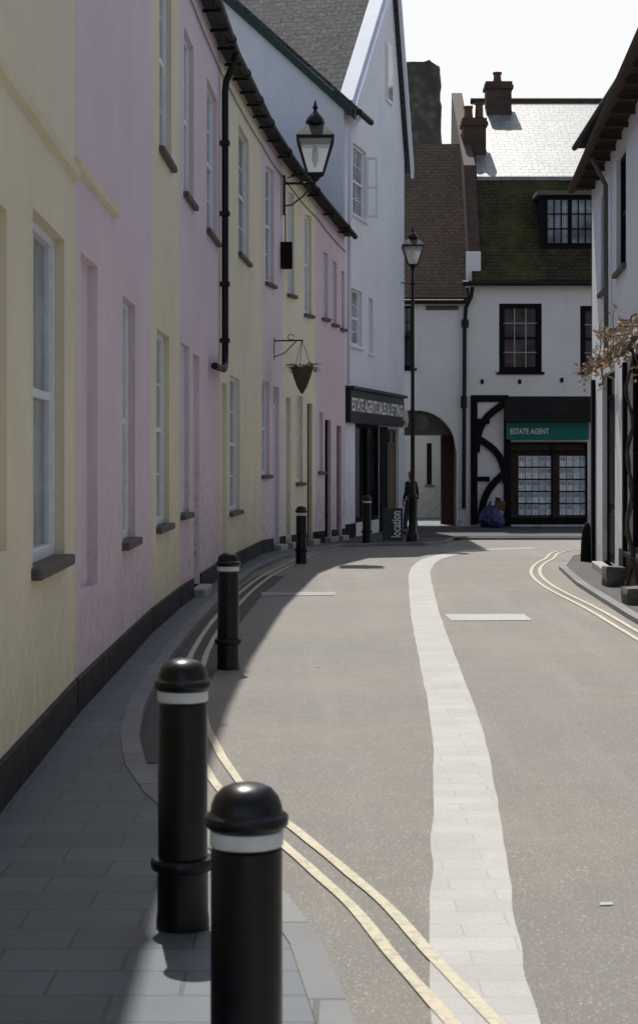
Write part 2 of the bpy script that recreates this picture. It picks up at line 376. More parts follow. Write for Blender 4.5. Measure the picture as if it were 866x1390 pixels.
# ------------------------------------------------ setting
PZ=.05
struct(MB().quad((-600,-300,-.012),(600,-300,-.012),(600,1500,-.012),(-600,1500,-.012)).build('ground','earth'))
struct(MB().quad((-3,-6,0),(14,-6,0),(14,46,0),(-3,46,0)).build('road','asphalt'))
def ribbon(cs,w0,w1,z,wob=0):
    out=MB(); pts=[Vector((p[0],p[1],0)) for p in cs]
    P=[]
    for i in range(len(pts)-1):
        b=pts[i];c=pts[i+1];a=pts[i-1] if i else b*2-c;d=pts[i+2] if i+2<len(pts) else c*2-b
        L1=(c-b).length; tb=(c-a).normalized()*L1; tc=(d-b).normalized()*L1
        for k in range(8):
            t=k/8; t2=t*t; t3=t2*t
            P.append(b*(2*t3-3*t2+1)+tb*(t3-2*t2+t)+c*(-2*t3+3*t2)+tc*(t3-t2))
    P.append(pts[-1]); L=[];Rr=[]
    for i,p in enumerate(P):
        d=(P[min(i+1,len(P)-1)]-P[max(i-1,0)]).normalized(); n=Vector((d.y,-d.x,0))
        L.append(p+n*(w0+wob*noise.noise(p*2.3))+Vector((0,0,z))); Rr.append(p+n*(w1+wob*noise.noise(p*2.3+Vector((9,0,0))))+Vector((0,0,z)))
    n=len(P); out.add(L+Rr,[(i,n+i,n+i+1,i+1) for i in range(n-1)])
    return out
edge=[(580,710,1300),(580,698,1200),(583,680,1100),(583,661,1000),(567,624,900),(556,606,850),(549,594,800),(552,589,775),(566,603,760),(592,628,753),(630,665,747)]
cp=[(.36,1.2),(.43,3.6),(.495,5.1)]+[gnd((a+b)/2,y) for a,b,y in edge]+[(4.2,34.3)]
struct(ribbon(cp,-.16,.16,.004,.012).build('drainage_channel','channel'))
yl=[(1.0,1.5),(.72,4.0),gnd(560,1300),gnd(494,1225),gnd(402,1145),gnd(306,1060),(-.88,12.2),(-1.03,14.8),(-1.06,18),(-.97,22),(-.76,26),gnd(404,761),(-.06,32.6),gnd(468,744)]
for w in ((-.09,-.042),(.042,.09)): struct(ribbon(yl,w[0],w[1],.008,.006).build('yellow_line','yellowline'))
yr=[(2.8,2),(2.95,10),gnd(866,869),gnd(800,829),gnd(735,794),gnd(721,775),gnd(738,760),gnd(785,746),(9,35.6)]
for w in ((-.03,.02),(.10,.15)): struct(ribbon(yr,w[0],w[1],.008,.006).build('yellow_line','yellowline'))
struct(ribbon([(-1.05,9.9),(-1.14,11),(-1.2,14),(-1.18,18),(-1.08,22),(-.86,26)],-.05,.36,.004,.02).build('tarmac_strip','asphaltdark'))
for (x0,x1,y0,y1,mt) in ((612,722,834,843,'cover'),(355,455,804,809,'coverd')):
    a=gnd(x0,y1);b=gnd(x1,y1);c=gnd(x1,y0)
    struct(MB().quad((a[0],a[1],.006),(b[0],a[1]+.03,.006),(b[0]+.01,c[1],.006),(a[0]-.02,c[1]-.02,.006)).build('road_patch',mt))
for (px,py,w,h) in ((822,1228,.03,.025),(430,905,.03,.03)):
    g=gnd(px,py); struct(MB().quad((g[0]-w,g[1]-h,.005),(g[0]+w*.8,g[1]-h*.7,.005),(g[0]+w,g[1]+h,.005),(g[0]-w*.6,g[1]+h*.8,.005)).build('road_mark','cover'))
def pavement(kerb,back,name,mat,kw=.10):
    mb=MB(); poly=kerb+back; top=[(x,y,PZ) for x,y in poly]; bot=[(x,y,-.01) for x,y in poly]
    mb.loft(bot,top); struct(mb.build(name,mat))
    k=MB(); n=len(kerb); A=[Vector((x,y,0)) for x,y in kerb]; L=[];Q=[]
    for i,p in enumerate(A):
        d=(A[min(i+1,n-1)]-A[max(i-1,0)]).normalized(); nn=Vector((d.y,-d.x,0)); L.append(p-nn*kw); Q.append(p+nn*.012)
    for i in range(n-1):
        z1=PZ+.006; k.hexa([L[i],Q[i],Q[i+1],L[i+1]]+[v+Vector((0,0,z1)) for v in (L[i],Q[i],Q[i+1],L[i+1])])
    struct(k.build('kerb','kerb'))
pavement([(.6,-4),(.45,1),(.2,4),(.1,5.1),(0.0,6.04),(-.13,6.7),(-.33,7.4),(-.55,8.1),(-.77,8.8),(-.95,9.6),(-1.09,10.6),(-1.18,11.8),(-1.23,13.2),(-1.26,15),(-1.26,17),(-1.18,22),(-.98,27),(-.62,30.5),(-.1,32.9),(.45,34.6),(1.2,35.1),(2.1,35.3),(2.6,36.2),(2.9,37.8),(14,38)],
         [(14,60),(-3,60),(-3,-4)],'pavement','paving')
pavement([(14,34.2),(7,34),(5.2,32.8),(4.3,30.6),(3.75,27.6),(3.5,24),(3.32,19),(3.15,10),(3.1,-4)],[(14,-4)],'pavement','pavefar')
struct(MB().quad((.2,35.4,PZ+.004),(2.2,35.6,PZ+.004),(3.2,38.2,PZ+.004),(1.6,43,PZ+.004)).build('footway','pavefar'))
struct(MB().quad((2.2,38.25,PZ+.012),(12,38.25,PZ+.012),(12,43.9,PZ+.012),(2.2,43.9,PZ+.012)).build('footway','pavefar'))
# ------------------------------------------------ left terrace
row=[(-1.39,3.0),(-1.585,11.5),(-1.613,17.0),(-1.57,19.9),(-1.40,25.2),(-1.02,31.4),(-.68,33.2),(-.07,35.2),(.55,37.0)]
eav=[7.5,7.5,7.5,7.5,7.53,7.6,7.33,6.86,6.38]
spec=[
 dict(mat='cream',label='nearest cream rendered terraced house at the left edge with a tall white sash window',
      win=[(45,88,305,762,2,1)],bl=[(-75,10,250,760)],door=[],band=3.55),
 dict(mat='pink',label='large plain pink rendered house directly after the nearest cream house',
      win=[(167,184,408,733,1,2)],bl=[(110,133,352,800)],door=[],band=3.63),
 dict(mat='yellow',label='narrow yellow house between the big pink house and the drainpipe house',
      win=[(217,233,-60,213,1,2),(213,230,452,713,1,2)],bl=[],door=[]),
 dict(mat='pinkb',label='pink painted brick house with peeling base and black drainpipe at its far end',
      win=[(250,263,50,270,1,2),(281,295,120,320,1,2),(246,257,468,697,1,2)],bl=[],door=[(262,271,482)],pipe=299),
 dict(mat='yellowb',label='yellow house just beyond the black drainpipe with one upstairs sash window',
      win=[(324,338,180,350,2,2),(312,326,512,694,2,2)],bl=[],door=[(301.5,308,520)]),
 dict(mat='pinkc',label='narrow pink house behind the hanging basket',
      win=[(361,372,228,385,2,2),(356,366,518,645,2,2)],bl=[],door=[(371,379,525)]),
 dict(mat='yellowb',label='pale yellow house with two upstairs windows beyond the wall lantern',
      win=[(391,399.5,262,400,2,2),(414,423,292,427,2,2),(403,411,538,655,2,2)],bl=[],door=[(388,394.5,540),(417,423.5,548)]),
 dict(mat='pinkb',label='last pink house of the terrace touching the tall gabled shop',
      win=[(438,445,343,432,2,2),(451,457,355,440,1,2),(463,468,368,446,1,2),(433,438.5,560,640,1,2)],bl=[],door=[(441,449,570),(457,463,578)],dm='blackm'),
]
houses=[]
for i,sp in enumerate(spec):
    fc=Facade(row[i],row[i+1]); L=fc.L
    root=thing('terraced_house',sp['label'],'house',(row[i][0],row[i][1],0),'pastel terraced houses on the left side of the street')
    houses.append((root,fc))
    def rect(a,b,t,bt):
        s0,s1=fc.hit(a),fc.hit(b); m=(s0+s1)/2; return (max(.05,s0),min(L-.05,s1),fc.z(bt,m),fc.z(t,m))
    wr=[rect(*w[:4]) for w in sp['win']]; br=[rect(*w) for w in sp['bl']]
    dr=[]
    for (a,b,t) in sp['door']:
        q=rect(a,b,t,700); dr.append((q[0],q[1],PZ+.1,q[3]))
    zt=lambda s,i=i,L=L: eav[i]+(eav[i+1]-eav[i])*s/L
    wall(fc,wr+br+dr,0,zt,root,sp['mat'])
    for w,q in zip(sp['win'],wr): window(fc,q,root,nx=w[4],ny=w[5],glass='glassp' if random.random()<.4 else 'glass')
    for q in br: blind(fc,q,root,sp['mat'])
    for k,q in enumerate(dr): door(fc,q,root,sp.get('dm','whitef') if k==0 else 'wood')
    cur=.0; ph=.28
    for q in sorted(dr)+[(L,L,0,0)]:
        if q[0]-.05>cur+.02: MB().fbox(fc,cur+.002,q[0]-.052,0,ph,-.05,.025).build('plinth','plinth',root,bevel=.008)
        cur=q[1]+.052
    if sp.get('band'):
        z=sp['band']; e1=L-.004 if i==0 else fc.hit(157)
        m=MB(); m.loft([fc.pt(.004,z-.035,0),fc.pt(.004,z-.02,.035),fc.pt(.004,z+.03,.045),fc.pt(.004,z+.05,0)],[fc.pt(e1,z-.035,0),fc.pt(e1,z-.02,.035),fc.pt(e1,z+.03,.045),fc.pt(e1,z+.05,0)]); m.build('string_course','cream',root)
    def prof(s,z): return [fc.pt(s,z+.0,.16),fc.pt(s,z+.05,.17),fc.pt(s,z+2.3,-3),fc.pt(s,z+.05,-6),fc.pt(s,z,-6)]
    MB().loft(prof(.004,zt(0)),prof(L-.004,zt(L))).build('roof','slate',root)
    g=MB(); A=[fc.pt(.01+(L-.02)*t/3,zt(L*t/3)-.015,.225) for t in range(4)]; g.tube(A,.055,8)
    nb=max(2,int(L/.9))
    for t in range(nb):
        s=(t+.5)*L/nb; g.fbox(fc,s-.015,s+.015,zt(s)-.10,zt(s)-.06,.0,.25)
    for t in range(max(1,int(L/2))):
        s=(t+.7)*2*L/max(2,int(L/2)*2); 
        if s<L-.1: g.tube([fc.pt(s-.05,zt(s)-.015,.225),fc.pt(s+.05,zt(s)-.015,.225)],.07,8)
    g.build('gutter','gutter',root,smooth=True)
    if sp.get('pipe'):
        s=L-.12; z=zt(s); m=MB()
        m.tube([fc.pt(s,z-.05,.23),fc.pt(s,z-.2,.2),fc.pt(s,z-.45,.09),fc.pt(s,z-.6,.075),fc.pt(s,3.25,.075),fc.pt(s-.1,3.05,.08),fc.pt(s-.3,2.98,.08),fc.pt(s-1.7,2.95,.08)],.05,10)
        for zz in (6.2,5.2,4.2,3.4): m.fbox(fc,s-.07,s+.07,zz-.03,zz+.03,0,.14)
        m.build('drainpipe','gutter',root,smooth=True)
    if i>2:
        m=MB(); m.tube([fc.pt(.02+(L-.04)*t/6,zt(L*t/6)-.32-.04*math.sin(t*math.pi/6),.02) for t in range(7)],.008,5); m.build('cable','gutter',root)
# ------------------------------------------------ tall blue-white gabled shop
fc=Facade((.52,37.1),(2.10,43.6)); L=fc.L
shop=thing('gabled_shop','tall blue white gabled building with black estate agents fascia beyond the pastel terrace','building',(.52,37.1,0))
def rct(a,b,t,bt,f=None):
    f=f or fc; s0,s1=f.hit(a),f.hit(b); m=(s0+s1)/2; return (s0,s1,f.z(bt,m),f.z(t,m))
w1=rct(479,497,200,296); w2=rct(475,491,393,470); w3=rct(500,506,405,480); w4=rct(523,531,60,140)
sw=rct(482,514,582,718); sw=(sw[0],sw[1],.35,2.5); sd=(fc.hit(525),fc.hit(541),PZ+.02,2.45)
GA=5.0; zg=13.3; ze=9.1
wall(fc,[w1,w2,w3,sw,sd],0,lambda s:ze,shop,'bluewhite',depth=7)
gm=MB(); gm.quad(fc.pt(.5,ze+.0,0),fc.pt(L,ze,0),fc.pt(GA,zg,0)); gm.build('gable_wall','bluewhite',shop)
for w in (w1,w2): window(fc,w,shop,nx=2,ny=2,glass='glassp',sill='whitef')
window(fc,w3,shop,nx=1,ny=2,sill='whitef')
aw=MB(); a,b,c,d=w4; aw.fbox(fc,a,b,c,d,.0,.04); o=aw.build('window','whitef',shop); MB().fbox(fc,a+.06,b-.06,c+.08,d-.06,.04,.05).build('pane','glassp',o)
cs=MB(); s=w1[1]; z0,z1=w1[2]+.1,w1[3]-.1; A=fc.pt(s,z0,0); dv=fc.u*.06+fc.n*.24; t=fc.u*.03
def lf_(a0,a1,za,zb):
    p=A+dv*a0;q=A+dv*a1; u0=Vector((0,0,za));u1=Vector((0,0,zb)); cs.hexa([p+u0,p+t+u0,q+t+u0,q+u0,p+u1,p+t+u1,q+t+u1,q+u1])
hz=z1-z0
lf_(0,.18,0,hz); lf_(.82,1,0,hz); lf_(.18,.82,0,.06); lf_(.18,.82,hz-.06,hz); lf_(.18,.82,hz/2-.02,hz/2+.02)
cs.build('casement_leaf','whitef',shop)
fl=MB(); q=lambda d,z,s=0:fc.pt(s,z,d)
fl.quad(q(0,5.5,-.004),q(-8,5.5,-.004),q(-8,9.15+8*.93,-.004),q(0,9.15,-.004)); fl.build('flank_wall','bluewhite',shop)
bb=MB(); n0=.22
bb.loft([q(n0,9.05-.2,-.10),q(n0,9.05,-.10),q(n0,9.05,.02),q(n0,9.05-.2,.02)],[q(-8,9.15+8*.93-.1,-.10),q(-8,9.15+8*.93+.1,-.10),q(-8,9.15+8*.93+.1,.02),q(-8,9.15+8*.93-.1,.02)])
bb.build('bargeboard','green',shop)
rf=MB(); rf.loft([q(.3,9.0,-.12),q(.3,9.1,-.12),q(-8,9.3+8*.93,-.12),q(-8,9.18+8*.93,-.12)],[q(.3,9.0,.9),q(.3,9.1,.9),q(-8,9.3+8*.93,.9),q(-8,9.18+8*.93,.9)])
t=.12
for (sa,za,sb,zb) in ((.3,ze-.1,GA,zg),(L+.2,ze-.3,GA,zg)):
    rf.loft([fc.pt(sa,za,.12),fc.pt(sa,za+t,.12),fc.pt(sb,zb+t,.12),fc.pt(sb,zb,.12)],[fc.pt(sa,za,-9),fc.pt(sa,za+t,-9),fc.pt(sb,zb+t,-9),fc.pt(sb,zb,-9)])
rf.build('roof','slate',shop)
vg=MB()
for (sa,za,sb,zb) in ((.3,ze-.1,GA,zg),(L+.22,ze-.3,GA,zg)):
    vg.loft([fc.pt(sa,za-.12,.125),fc.pt(sa,za+.2,.125),fc.pt(sb,zb+.2,.125),fc.pt(sb,zb-.12,.125)],[fc.pt(sa,za-.12,.2),fc.pt(sa,za+.2,.2),fc.pt(sb,zb+.2,.2),fc.pt(sb,zb-.12,.2)])
vg.loft([fc.pt(.3,ze+.02,-.2),fc.pt(.3,ze+.22,-.2),fc.pt(GA,zg+.34,-.2),fc.pt(GA,zg+.14,-.2)],[fc.pt(.3,ze+.02,.12),fc.pt(.3,ze+.22,.12),fc.pt(GA,zg+.34,.12),fc.pt(GA,zg+.14,.12)])
vg.build('verge','bluewhite',shop)
MB().tube([fc.pt(-.1,8.98,.35),fc.pt(1.1,8.98,.35)],.07,8).build('gutter','gutter',shop,smooth=True)
MB().tube([fc.pt(.12,8.9,.33),fc.pt(.12,8.6,.1),fc.pt(.12,3.3,.08)],.045,8).build('drainpipe','bluewhite',shop,smooth=True)
fs=MB(); f1=fc.hit(541); fs.fbox(fc,.05,f1,2.50,3.2,0,.14); fs.fbox(fc,.0,f1+.03,3.2,3.27,0,.22)
fo=fs.build('fascia','fasciablk',shop,bevel=.01)
text('ESTATE AGENTS SALES & LETTINGS','letter',fo,fc.pt(.15,2.74,.143),fc.u,(0,0,1),height=.29,width=f1-.35)
sf=MB(); a,b,c,d=sw
for (p,q2) in ((a,a+.08),(b-.08,b),((a+b)/2-.03,(a+b)/2+.03)): sf.fbox(fc,p,q2,c,d,-.1,-.0)
sf.fbox(fc,a+.08,b-.08,d-.08,d,-.1,-.005); sf.fbox(fc,a+.08,b-.08,c,c+.1,-.1,-.005); so=sf.build('shop_window','blackm',shop)
MB().quad(fc.pt(a,c,-.09),fc.pt(b,c,-.09),fc.pt(b,d,-.09),fc.pt(a,d,-.09)).build('pane','glassblk',so)
for k in range(2):
    s0=a+.14+k*(b-a)/2; MB().fbox(fc,s0,s0+.2,c+.5,d-.15,-.088,-.08).build('curtain','curtain',so)
door(fc,sd,shop,'tan',step=False)
MB().fbox(fc,.02,a-.05,0,.35,0,.03).build('plinth','blackm',shop)
MB().fbox(fc,sw[1]+.05,sd[0]-.05,0,2.48,0,.03).build('pilaster','blackm',shop)
ps=thing('projecting_sign','small white sign with orange print projecting from the end of the black fascia','sign',fc.pt(f1-.1,2.7,.14))
p=fc.pt(f1-.1,2.95,.2); c=at(544,570,p.y)
m=MB(); 
m.loft([(c.x-.16,c.y-.02,c.z-.18),(c.x+.15,c.y-.02,c.z-.18),(c.x+.19,c.y-.02,c.z),(c.x+.15,c.y-.02,c.z+.23),(c.x-.16,c.y-.02,c.z+.23)],[(c.x-.16,c.y+.02,c.z-.18),(c.x+.15,c.y+.02,c.z-.18),(c.x+.19,c.y+.02,c.z),(c.x+.15,c.y+.02,c.z+.23),(c.x-.16,c.y+.02,c.z+.23)])
m.build('sign_board','whiteband',ps,bevel=.006); MB().box(c.x-.12,c.x+.12,c.y-.026,c.y-.021,c.z-.12,c.z-.02).build('print','orange',ps); MB().tube([p-fc.n*.1+Vector((0,0,.1)),(c.x,c.y,c.z+.3)],.012,6).build('arm','black',ps)
# ------------------------------------------------ far buildings
FY=44.0
def X(px,Y=FY): return (px-CX)*Y/F
def Zp(py,Y=FY): return H-(py-CY)*Y/F
arch=thing('archway_house','white house with brown tiled roof over a curved archway at the end of the street','house',(1.6,FY,0))
fa=Facade((1.6,FY),(X(632),FY)); zE=5.75
wa=(X(543)-1.6,X(562)-1.6,Zp(500),Zp(415))
wall(fa,[wa],3.4,lambda s:zE,arch,'white',depth=2.2)
window(fa,wa,arch,frame='blackm',nx=2,ny=2,sill='blackm')
m=MB(); x1=X(621); xs=[2.0+(x1-2.0)*i/16 for i in range(17)]; cxm=2.45; rx=x1-cxm
az=lambda x: 2.95 if x<cxm else 1.9+1.05*math.sqrt(max(0,1-((x-cxm)/rx)**2))
for i in range(16):
    a,b=xs[i],xs[i+1]; m.quad((a,FY,az(a)),(b,FY,az(b)),(b,FY,3.4),(a,FY,3.4)); m.quad((a,FY,az(a)),(b,FY,az(b)),(b,FY+.4,az(b)),(a,FY+.4,az(a)))
m.box(x1,X(632)-.003,FY,FY+.4,0,3.4); m.box(1.6,2.0,FY,FY+.4,0,3.4)
m.build('arch_surround','white',arch)
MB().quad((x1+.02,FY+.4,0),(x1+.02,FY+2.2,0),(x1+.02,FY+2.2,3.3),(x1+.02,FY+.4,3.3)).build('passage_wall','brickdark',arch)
MB().quad((1.9,FY+.4,3.3),(x1+.02,FY+.4,3.3),(x1+.02,FY+2.2,3.3),(1.9,FY+2.2,3.3)).build('passage_ceiling','sill',arch)  # dark colour on the ceiling stands in for shade in the passage
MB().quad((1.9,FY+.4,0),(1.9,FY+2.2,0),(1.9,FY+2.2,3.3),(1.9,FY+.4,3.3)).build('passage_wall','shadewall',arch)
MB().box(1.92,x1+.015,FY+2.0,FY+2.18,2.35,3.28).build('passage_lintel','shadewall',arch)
MB().box(X(597,46.1),x1+.015,FY+1.8,FY+1.95,.02,2.35).build('passage_door','browndoor',arch)
rdg=46.9; zr=zE+1.43*(rdg-44)+.2
m=MB(); m.loft([(1.4,FY-.2,zE-.15),(1.4,FY-.2,zE-.02),(1.4,rdg,zr),(1.4,rdg+.4,zE-.15)],[(X(636),FY-.2,zE-.15),(X(636),FY-.2,zE-.02),(X(636),rdg,zr),(X(636),rdg+.4,zE-.15)]); ro=m.build('roof','redtile',arch)
MB().tube([(1.7,FY-.22,zE-.12),(X(628),FY-.22,zE-.12)],.06,8).build('gutter','gutter',arch,smooth=True)
MB().box(X(578),X(622),FY-.02,FY,Zp(421),Zp(415)).build('vent','sill',arch)
yy=FY+.95; MB().hexa([(X(585),yy-.1,Zp(372)),(X(612),yy-.1,Zp(372)),(X(612),yy+.1,Zp(372)+.1),(X(585),yy+.1,Zp(372)+.1),(X(585),yy-.1+.15,Zp(358)),(X(612),yy+.05,Zp(358)),(X(612),yy+.25,Zp(358)+.1),(X(585),yy+.25,Zp(358)+.1)]).build('skylight','glassp',ro)
ob=thing('outbuilding','low white outbuilding seen through the archway','building',(1.5,51,0))
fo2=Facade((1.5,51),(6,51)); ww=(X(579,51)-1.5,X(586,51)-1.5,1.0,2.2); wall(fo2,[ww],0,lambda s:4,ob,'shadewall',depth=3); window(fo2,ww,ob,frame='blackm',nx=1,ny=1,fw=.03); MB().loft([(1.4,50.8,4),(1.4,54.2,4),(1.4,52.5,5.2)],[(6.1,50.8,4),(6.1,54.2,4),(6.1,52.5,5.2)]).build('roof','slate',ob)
wh=thing('timbered_shop','white painted brick house with mossy roof and teal estate agent shopfront facing down the street','house',(X(632),FY,0))
x0=X(632); fr=Facade((x0,FY),(9.5,FY)); zE2=6.1
def fr_(a,b,t,bt): return (X(a)-x0,X(b)-x0,Zp(bt),Zp(t))
wb=fr_(677,735,412,505); wc=fr_(787,840,415,505); sh=fr_(690,797,600,716); sh=(sh[0],sh[1],.1,sh[3])
wall(fr,[wb,wc,sh],0,lambda s:zE2,wh,'white',depth=6.5)
for q in (wb,wc):
    wo=window(fr,q,wh,frame='blackm',nx=1,ny=1,fw=.11,sill='blackm',bar=.03,glass='glass')
    m=MB(); a,b,c,d=q
    for i in (1,2): 
        xx=a+.11+(b-a-.22)*i/3; m.fbox(fr,xx-.013,xx+.013,c+.13,d-.12,-.075,-.066)
    for j in (1,3):
        zz=c+.13+(d-c-.25)*j/4; m.fbox(fr,a+.12,b-.12,zz-.013,zz+.013,-.074,-.065)
    m.build('glazing_bars','sillpale',wo)
m=MB()
def bar(pts,w=.15):
    P=[Vector((p[0],0,p[1])) for p in pts]; n=len(P); Lf=[];Rt=[]
    for i in range(n):
        d=(P[min(i+1,n-1)]-P[max(i-1,0)]).normalized(); nn=Vector((-d.z,0,d.x))*w/2; Lf.append(P[i]-nn);Rt.append(P[i]+nn)
    bar.k+=1; dd=-.04-.004*bar.k
    for i in range(n-1):
        A=[Lf[i],Rt[i],Rt[i+1],Lf[i+1]]
        m.loft([(v.x,FY-.001,v.z) for v in A],[(v.x,FY+dd,v.z) for v in A])
bar.k=0
def pz(px,py): return (X(px),Zp(py))
def arc(a,b,bul,n=8):
    A=Vector(pz(*a));B=Vector(pz(*b)); d=B-A; nn=Vector((-d.y,d.x)).normalized()*bul
    return [tuple(A+d*(i/n)+nn*math.sin(math.pi*i/n)) for i in range(n+1)]
bar([pz(643,537),pz(643,712)],.17); bar([pz(640,541),pz(690,541)],.17); bar([pz(688,541),pz(688,718)],.17)
bar([pz(643,572),pz(664,572)],.13); bar([pz(643,706),pz(690,706)],.16); bar([pz(643,650),pz(664,650)],.12)
bar(arc((687,546),(646,614),-.24),.17); bar(arc((646,594),(686,655),.22),.17); bar(arc((687,640),(652,706),-.18),.17)
m.build('timber_frame','blackm',wh)
fs=MB(); a,b=X(686),X(797); fs.box(a,b,FY-.22,FY-.05,Zp(597),Zp(573)); fo=fs.build('fascia','teal',wh,bevel=.01)
text('ESTATE AGENT','letter',fo,(X(691),FY-.224,Zp(589.5)),(1,0,0),(0,0,1),width=X(743)-X(691),height=.14)
m=MB(); m.loft([(a-.05,FY-.45,Zp(573)+.01),(a-.05,FY-.001,Zp(573)+.01),(a-.05,FY-.001,Zp(538))],[(b+.3,FY-.45,Zp(573)+.01),(b+.3,FY-.001,Zp(573)+.01),(b+.3,FY-.001,Zp(538))]); m.build('canopy_roof','slatedark',wh)
m=MB(); A,B,C,D=sh
for (p,q2) in ((A,A+.06),(B-.05,B),(X(749)-x0-.02,X(749)-x0+.02)): m.fbox(fr,p,q2,C,D,-.13,-.04)
m.fbox(fr,A+.06,B-.05,D-.06,D,-.13,-.042); m.fbox(fr,A+.06,B-.05,Zp(613)-.02,Zp(613)+.02,-.13,-.044); m.fbox(fr,A+.06,B-.05,C,Zp(703),-.13,-.046)
so=m.build('shop_window','blackm',wh)
MB().quad(fr.pt(A,C,-.1),fr.pt(B,C,-.1),fr.pt(B,D,-.1),fr.pt(A,D,-.1)).build('pane','glassblk',so)
m=MB(); za,zb=Zp(613)+.03,D-.06; hgt=zb-za; x=A+.06
while x<B-.05-hgt*.5:
    for sgn in (0,1):
        p0=fr.pt(x,za if sgn else zb,-.09); p1=fr.pt(x+hgt*.55,zb if sgn else za,-.09); m.tube([p0,p1],.005,4)
    x+=hgt*.5
m.build('leaded_lattice','signgrey',so)
for r in range(5):
    for cidx in range(10):
        px=704+cidx*9.3; py=619+r*16.5
        if 742<px<751: continue
        w=8.3; hh_=14.2
        po=MB().box(X(px),X(px+w),FY+.08,FY+.088,Zp(py+hh_),Zp(py)).build('poster','poster%d'%random.choice([0,4,5,0,4,5,4]),so)
        MB().box(X(px+.8),X(px+w-.8),FY+.076,FY+.0795,Zp(py+6.5),Zp(py+1)).build('photo_print','poster%d'%random.choice([1,5,3,2]),po)
xl,xr=X(640),10.0
m=MB(); y1,z1=45.5,8.95
m.loft([(xl,FY-.2,zE2-.05),(xl,FY-.2,zE2+.08),(xl,y1,z1),(xl,y1+.5,z1-.3),(xl,FY+.6,zE2-.05)],[(xr,FY-.2,zE2-.05),(xr,FY-.2,zE2+.08),(xr,y1,z1),(xr,y1+.5,z1-.3),(xr,FY+.6,zE2-.05)])
m.build('lower_roof','mosstile',wh)
y2,z2=50.2,11.88
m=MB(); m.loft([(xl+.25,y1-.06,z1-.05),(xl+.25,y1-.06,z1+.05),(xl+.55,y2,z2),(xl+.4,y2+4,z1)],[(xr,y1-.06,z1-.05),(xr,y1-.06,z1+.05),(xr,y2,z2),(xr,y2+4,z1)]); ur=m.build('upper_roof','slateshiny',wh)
MB().tube([(xl+.5,y2,z2+.02),(xr,y2,z2+.02)],.09,8).build('ridge_tiles','brickdark',ur)
MB().tube([(x0-.1,FY-.26,zE2-.02),(9.5,FY-.26,zE2-.02)],.065,8).build('gutter','gutter',wh,smooth=True)
m=MB(); xq=X(629); m.tube([(X(640),FY-.24,zE2-.1),(X(638),FY-.2,zE2-.35),(xq+.05,FY-.1,zE2-.6),(xq+.02,FY-.08,5.1),(xq,FY-.08,.5)],.05,8)
m.tube([(xq+.03,FY-.08,5.2),(xq+.03,FY-.08,5.0)],.09,8); m.tube([(xq,FY-.08,3.3),(xq,FY-.08,3.0)],.08,8)
m.build('drainpipe','gutter',wh,smooth=True)
m=MB(); xp0,xp1=X(636),X(652)
m.loft([(xp0,FY-.02,zE2-.1),(xp0,FY-.02,zE2+.5),(xp0,y1,z1+.35),(xp0,y2-.5,z2+.15),(xp0,y2,z1)],[(xp1,FY-.02,zE2-.1),(xp1,FY-.02,zE2+.5),(xp1,y1,z1+.35),(xp1,y2-.5,z2+.15),(xp1,y2,z1)]); m.build('parapet','brickdark',wh)
MB().box(X(632),X(652),FY-.06,FY-.023,zE2-.1,Zp(342)).build('parapet_end','white',wh,bevel=.01)
def chimney(x0,x1,Y,z0,z1,pots,par,mat='brickdark'):
    m=MB(); w=.55; m.box(x0,x1,Y,Y+w,z0,z1); m.box(x0-.05,x1+.05,Y-.05,Y+w+.05,z1,z1+.1); m.box(x0-.02,x1+.02,Y-.02,Y+w+.02,z1+.1,z1+.2)
    ch=m.build('chimney',mat,par)
    for (xx,h) in pots: MB().lathe([(.1,0),(.13,.05),(.11,.1),(.1,h-.06),(.13,h-.05),(.13,h),(.08,h)],(xx,Y+w/2,z1+.2),12).build('chimney_pot','clay',ch,smooth=True)
chimney(X(627,47),X(658,47),46.7,8.6,Zp(172,46.9),[(X(635,47),.35),(X(650,47),.45)],ro)
chimney(X(659,49.5),X(693,49.5),49.3,10.5,Zp(122,49.5),[(X(675,49.5),.30)],ur)
dz0,dz1=Zp(345,44.4),Zp(266,44.4); xa,xb=X(735),X(815)
do=MB().box(xa,xb,FY+.3,FY+1.6,dz0,dz1).build('dormer','blackm',wh)
MB().box(xa-.1,xb+.1,FY+.15,FY+1.7,dz1,dz1+.1).build('dormer_roof','sill',do)
for (p,q2) in ((744,773),(777,806)):
    A=X(p);B=X(q2); zA,zB=dz0+.25,dz1-.1; MB().quad((A,FY+.295,zA),(B,FY+.295,zA),(B,FY+.295,zB),(A,FY+.295,zB)).build('pane','glassp',do)
    m=MB()
    for i in range(4):
        xx=A+(B-A)*i/3; m.box(xx-.015,xx+.015,FY+.265,FY+.29,zA,zB)
    for j in range(4):
        zz=zA+(zB-zA)*j/3; m.box(A,B,FY+.268,FY+.288,zz-.015,zz+.015)
    m.build('glazing_bars','blackm',do)
for (px,py) in ((654,518),(705,518),(762,516)): MB().lathe([(.001,-.06),(.04,-.05),(.04,.05),(.001,.06)],(X(px),FY-.01,Zp(py)),10).build('tie_plate','blackm',wh)
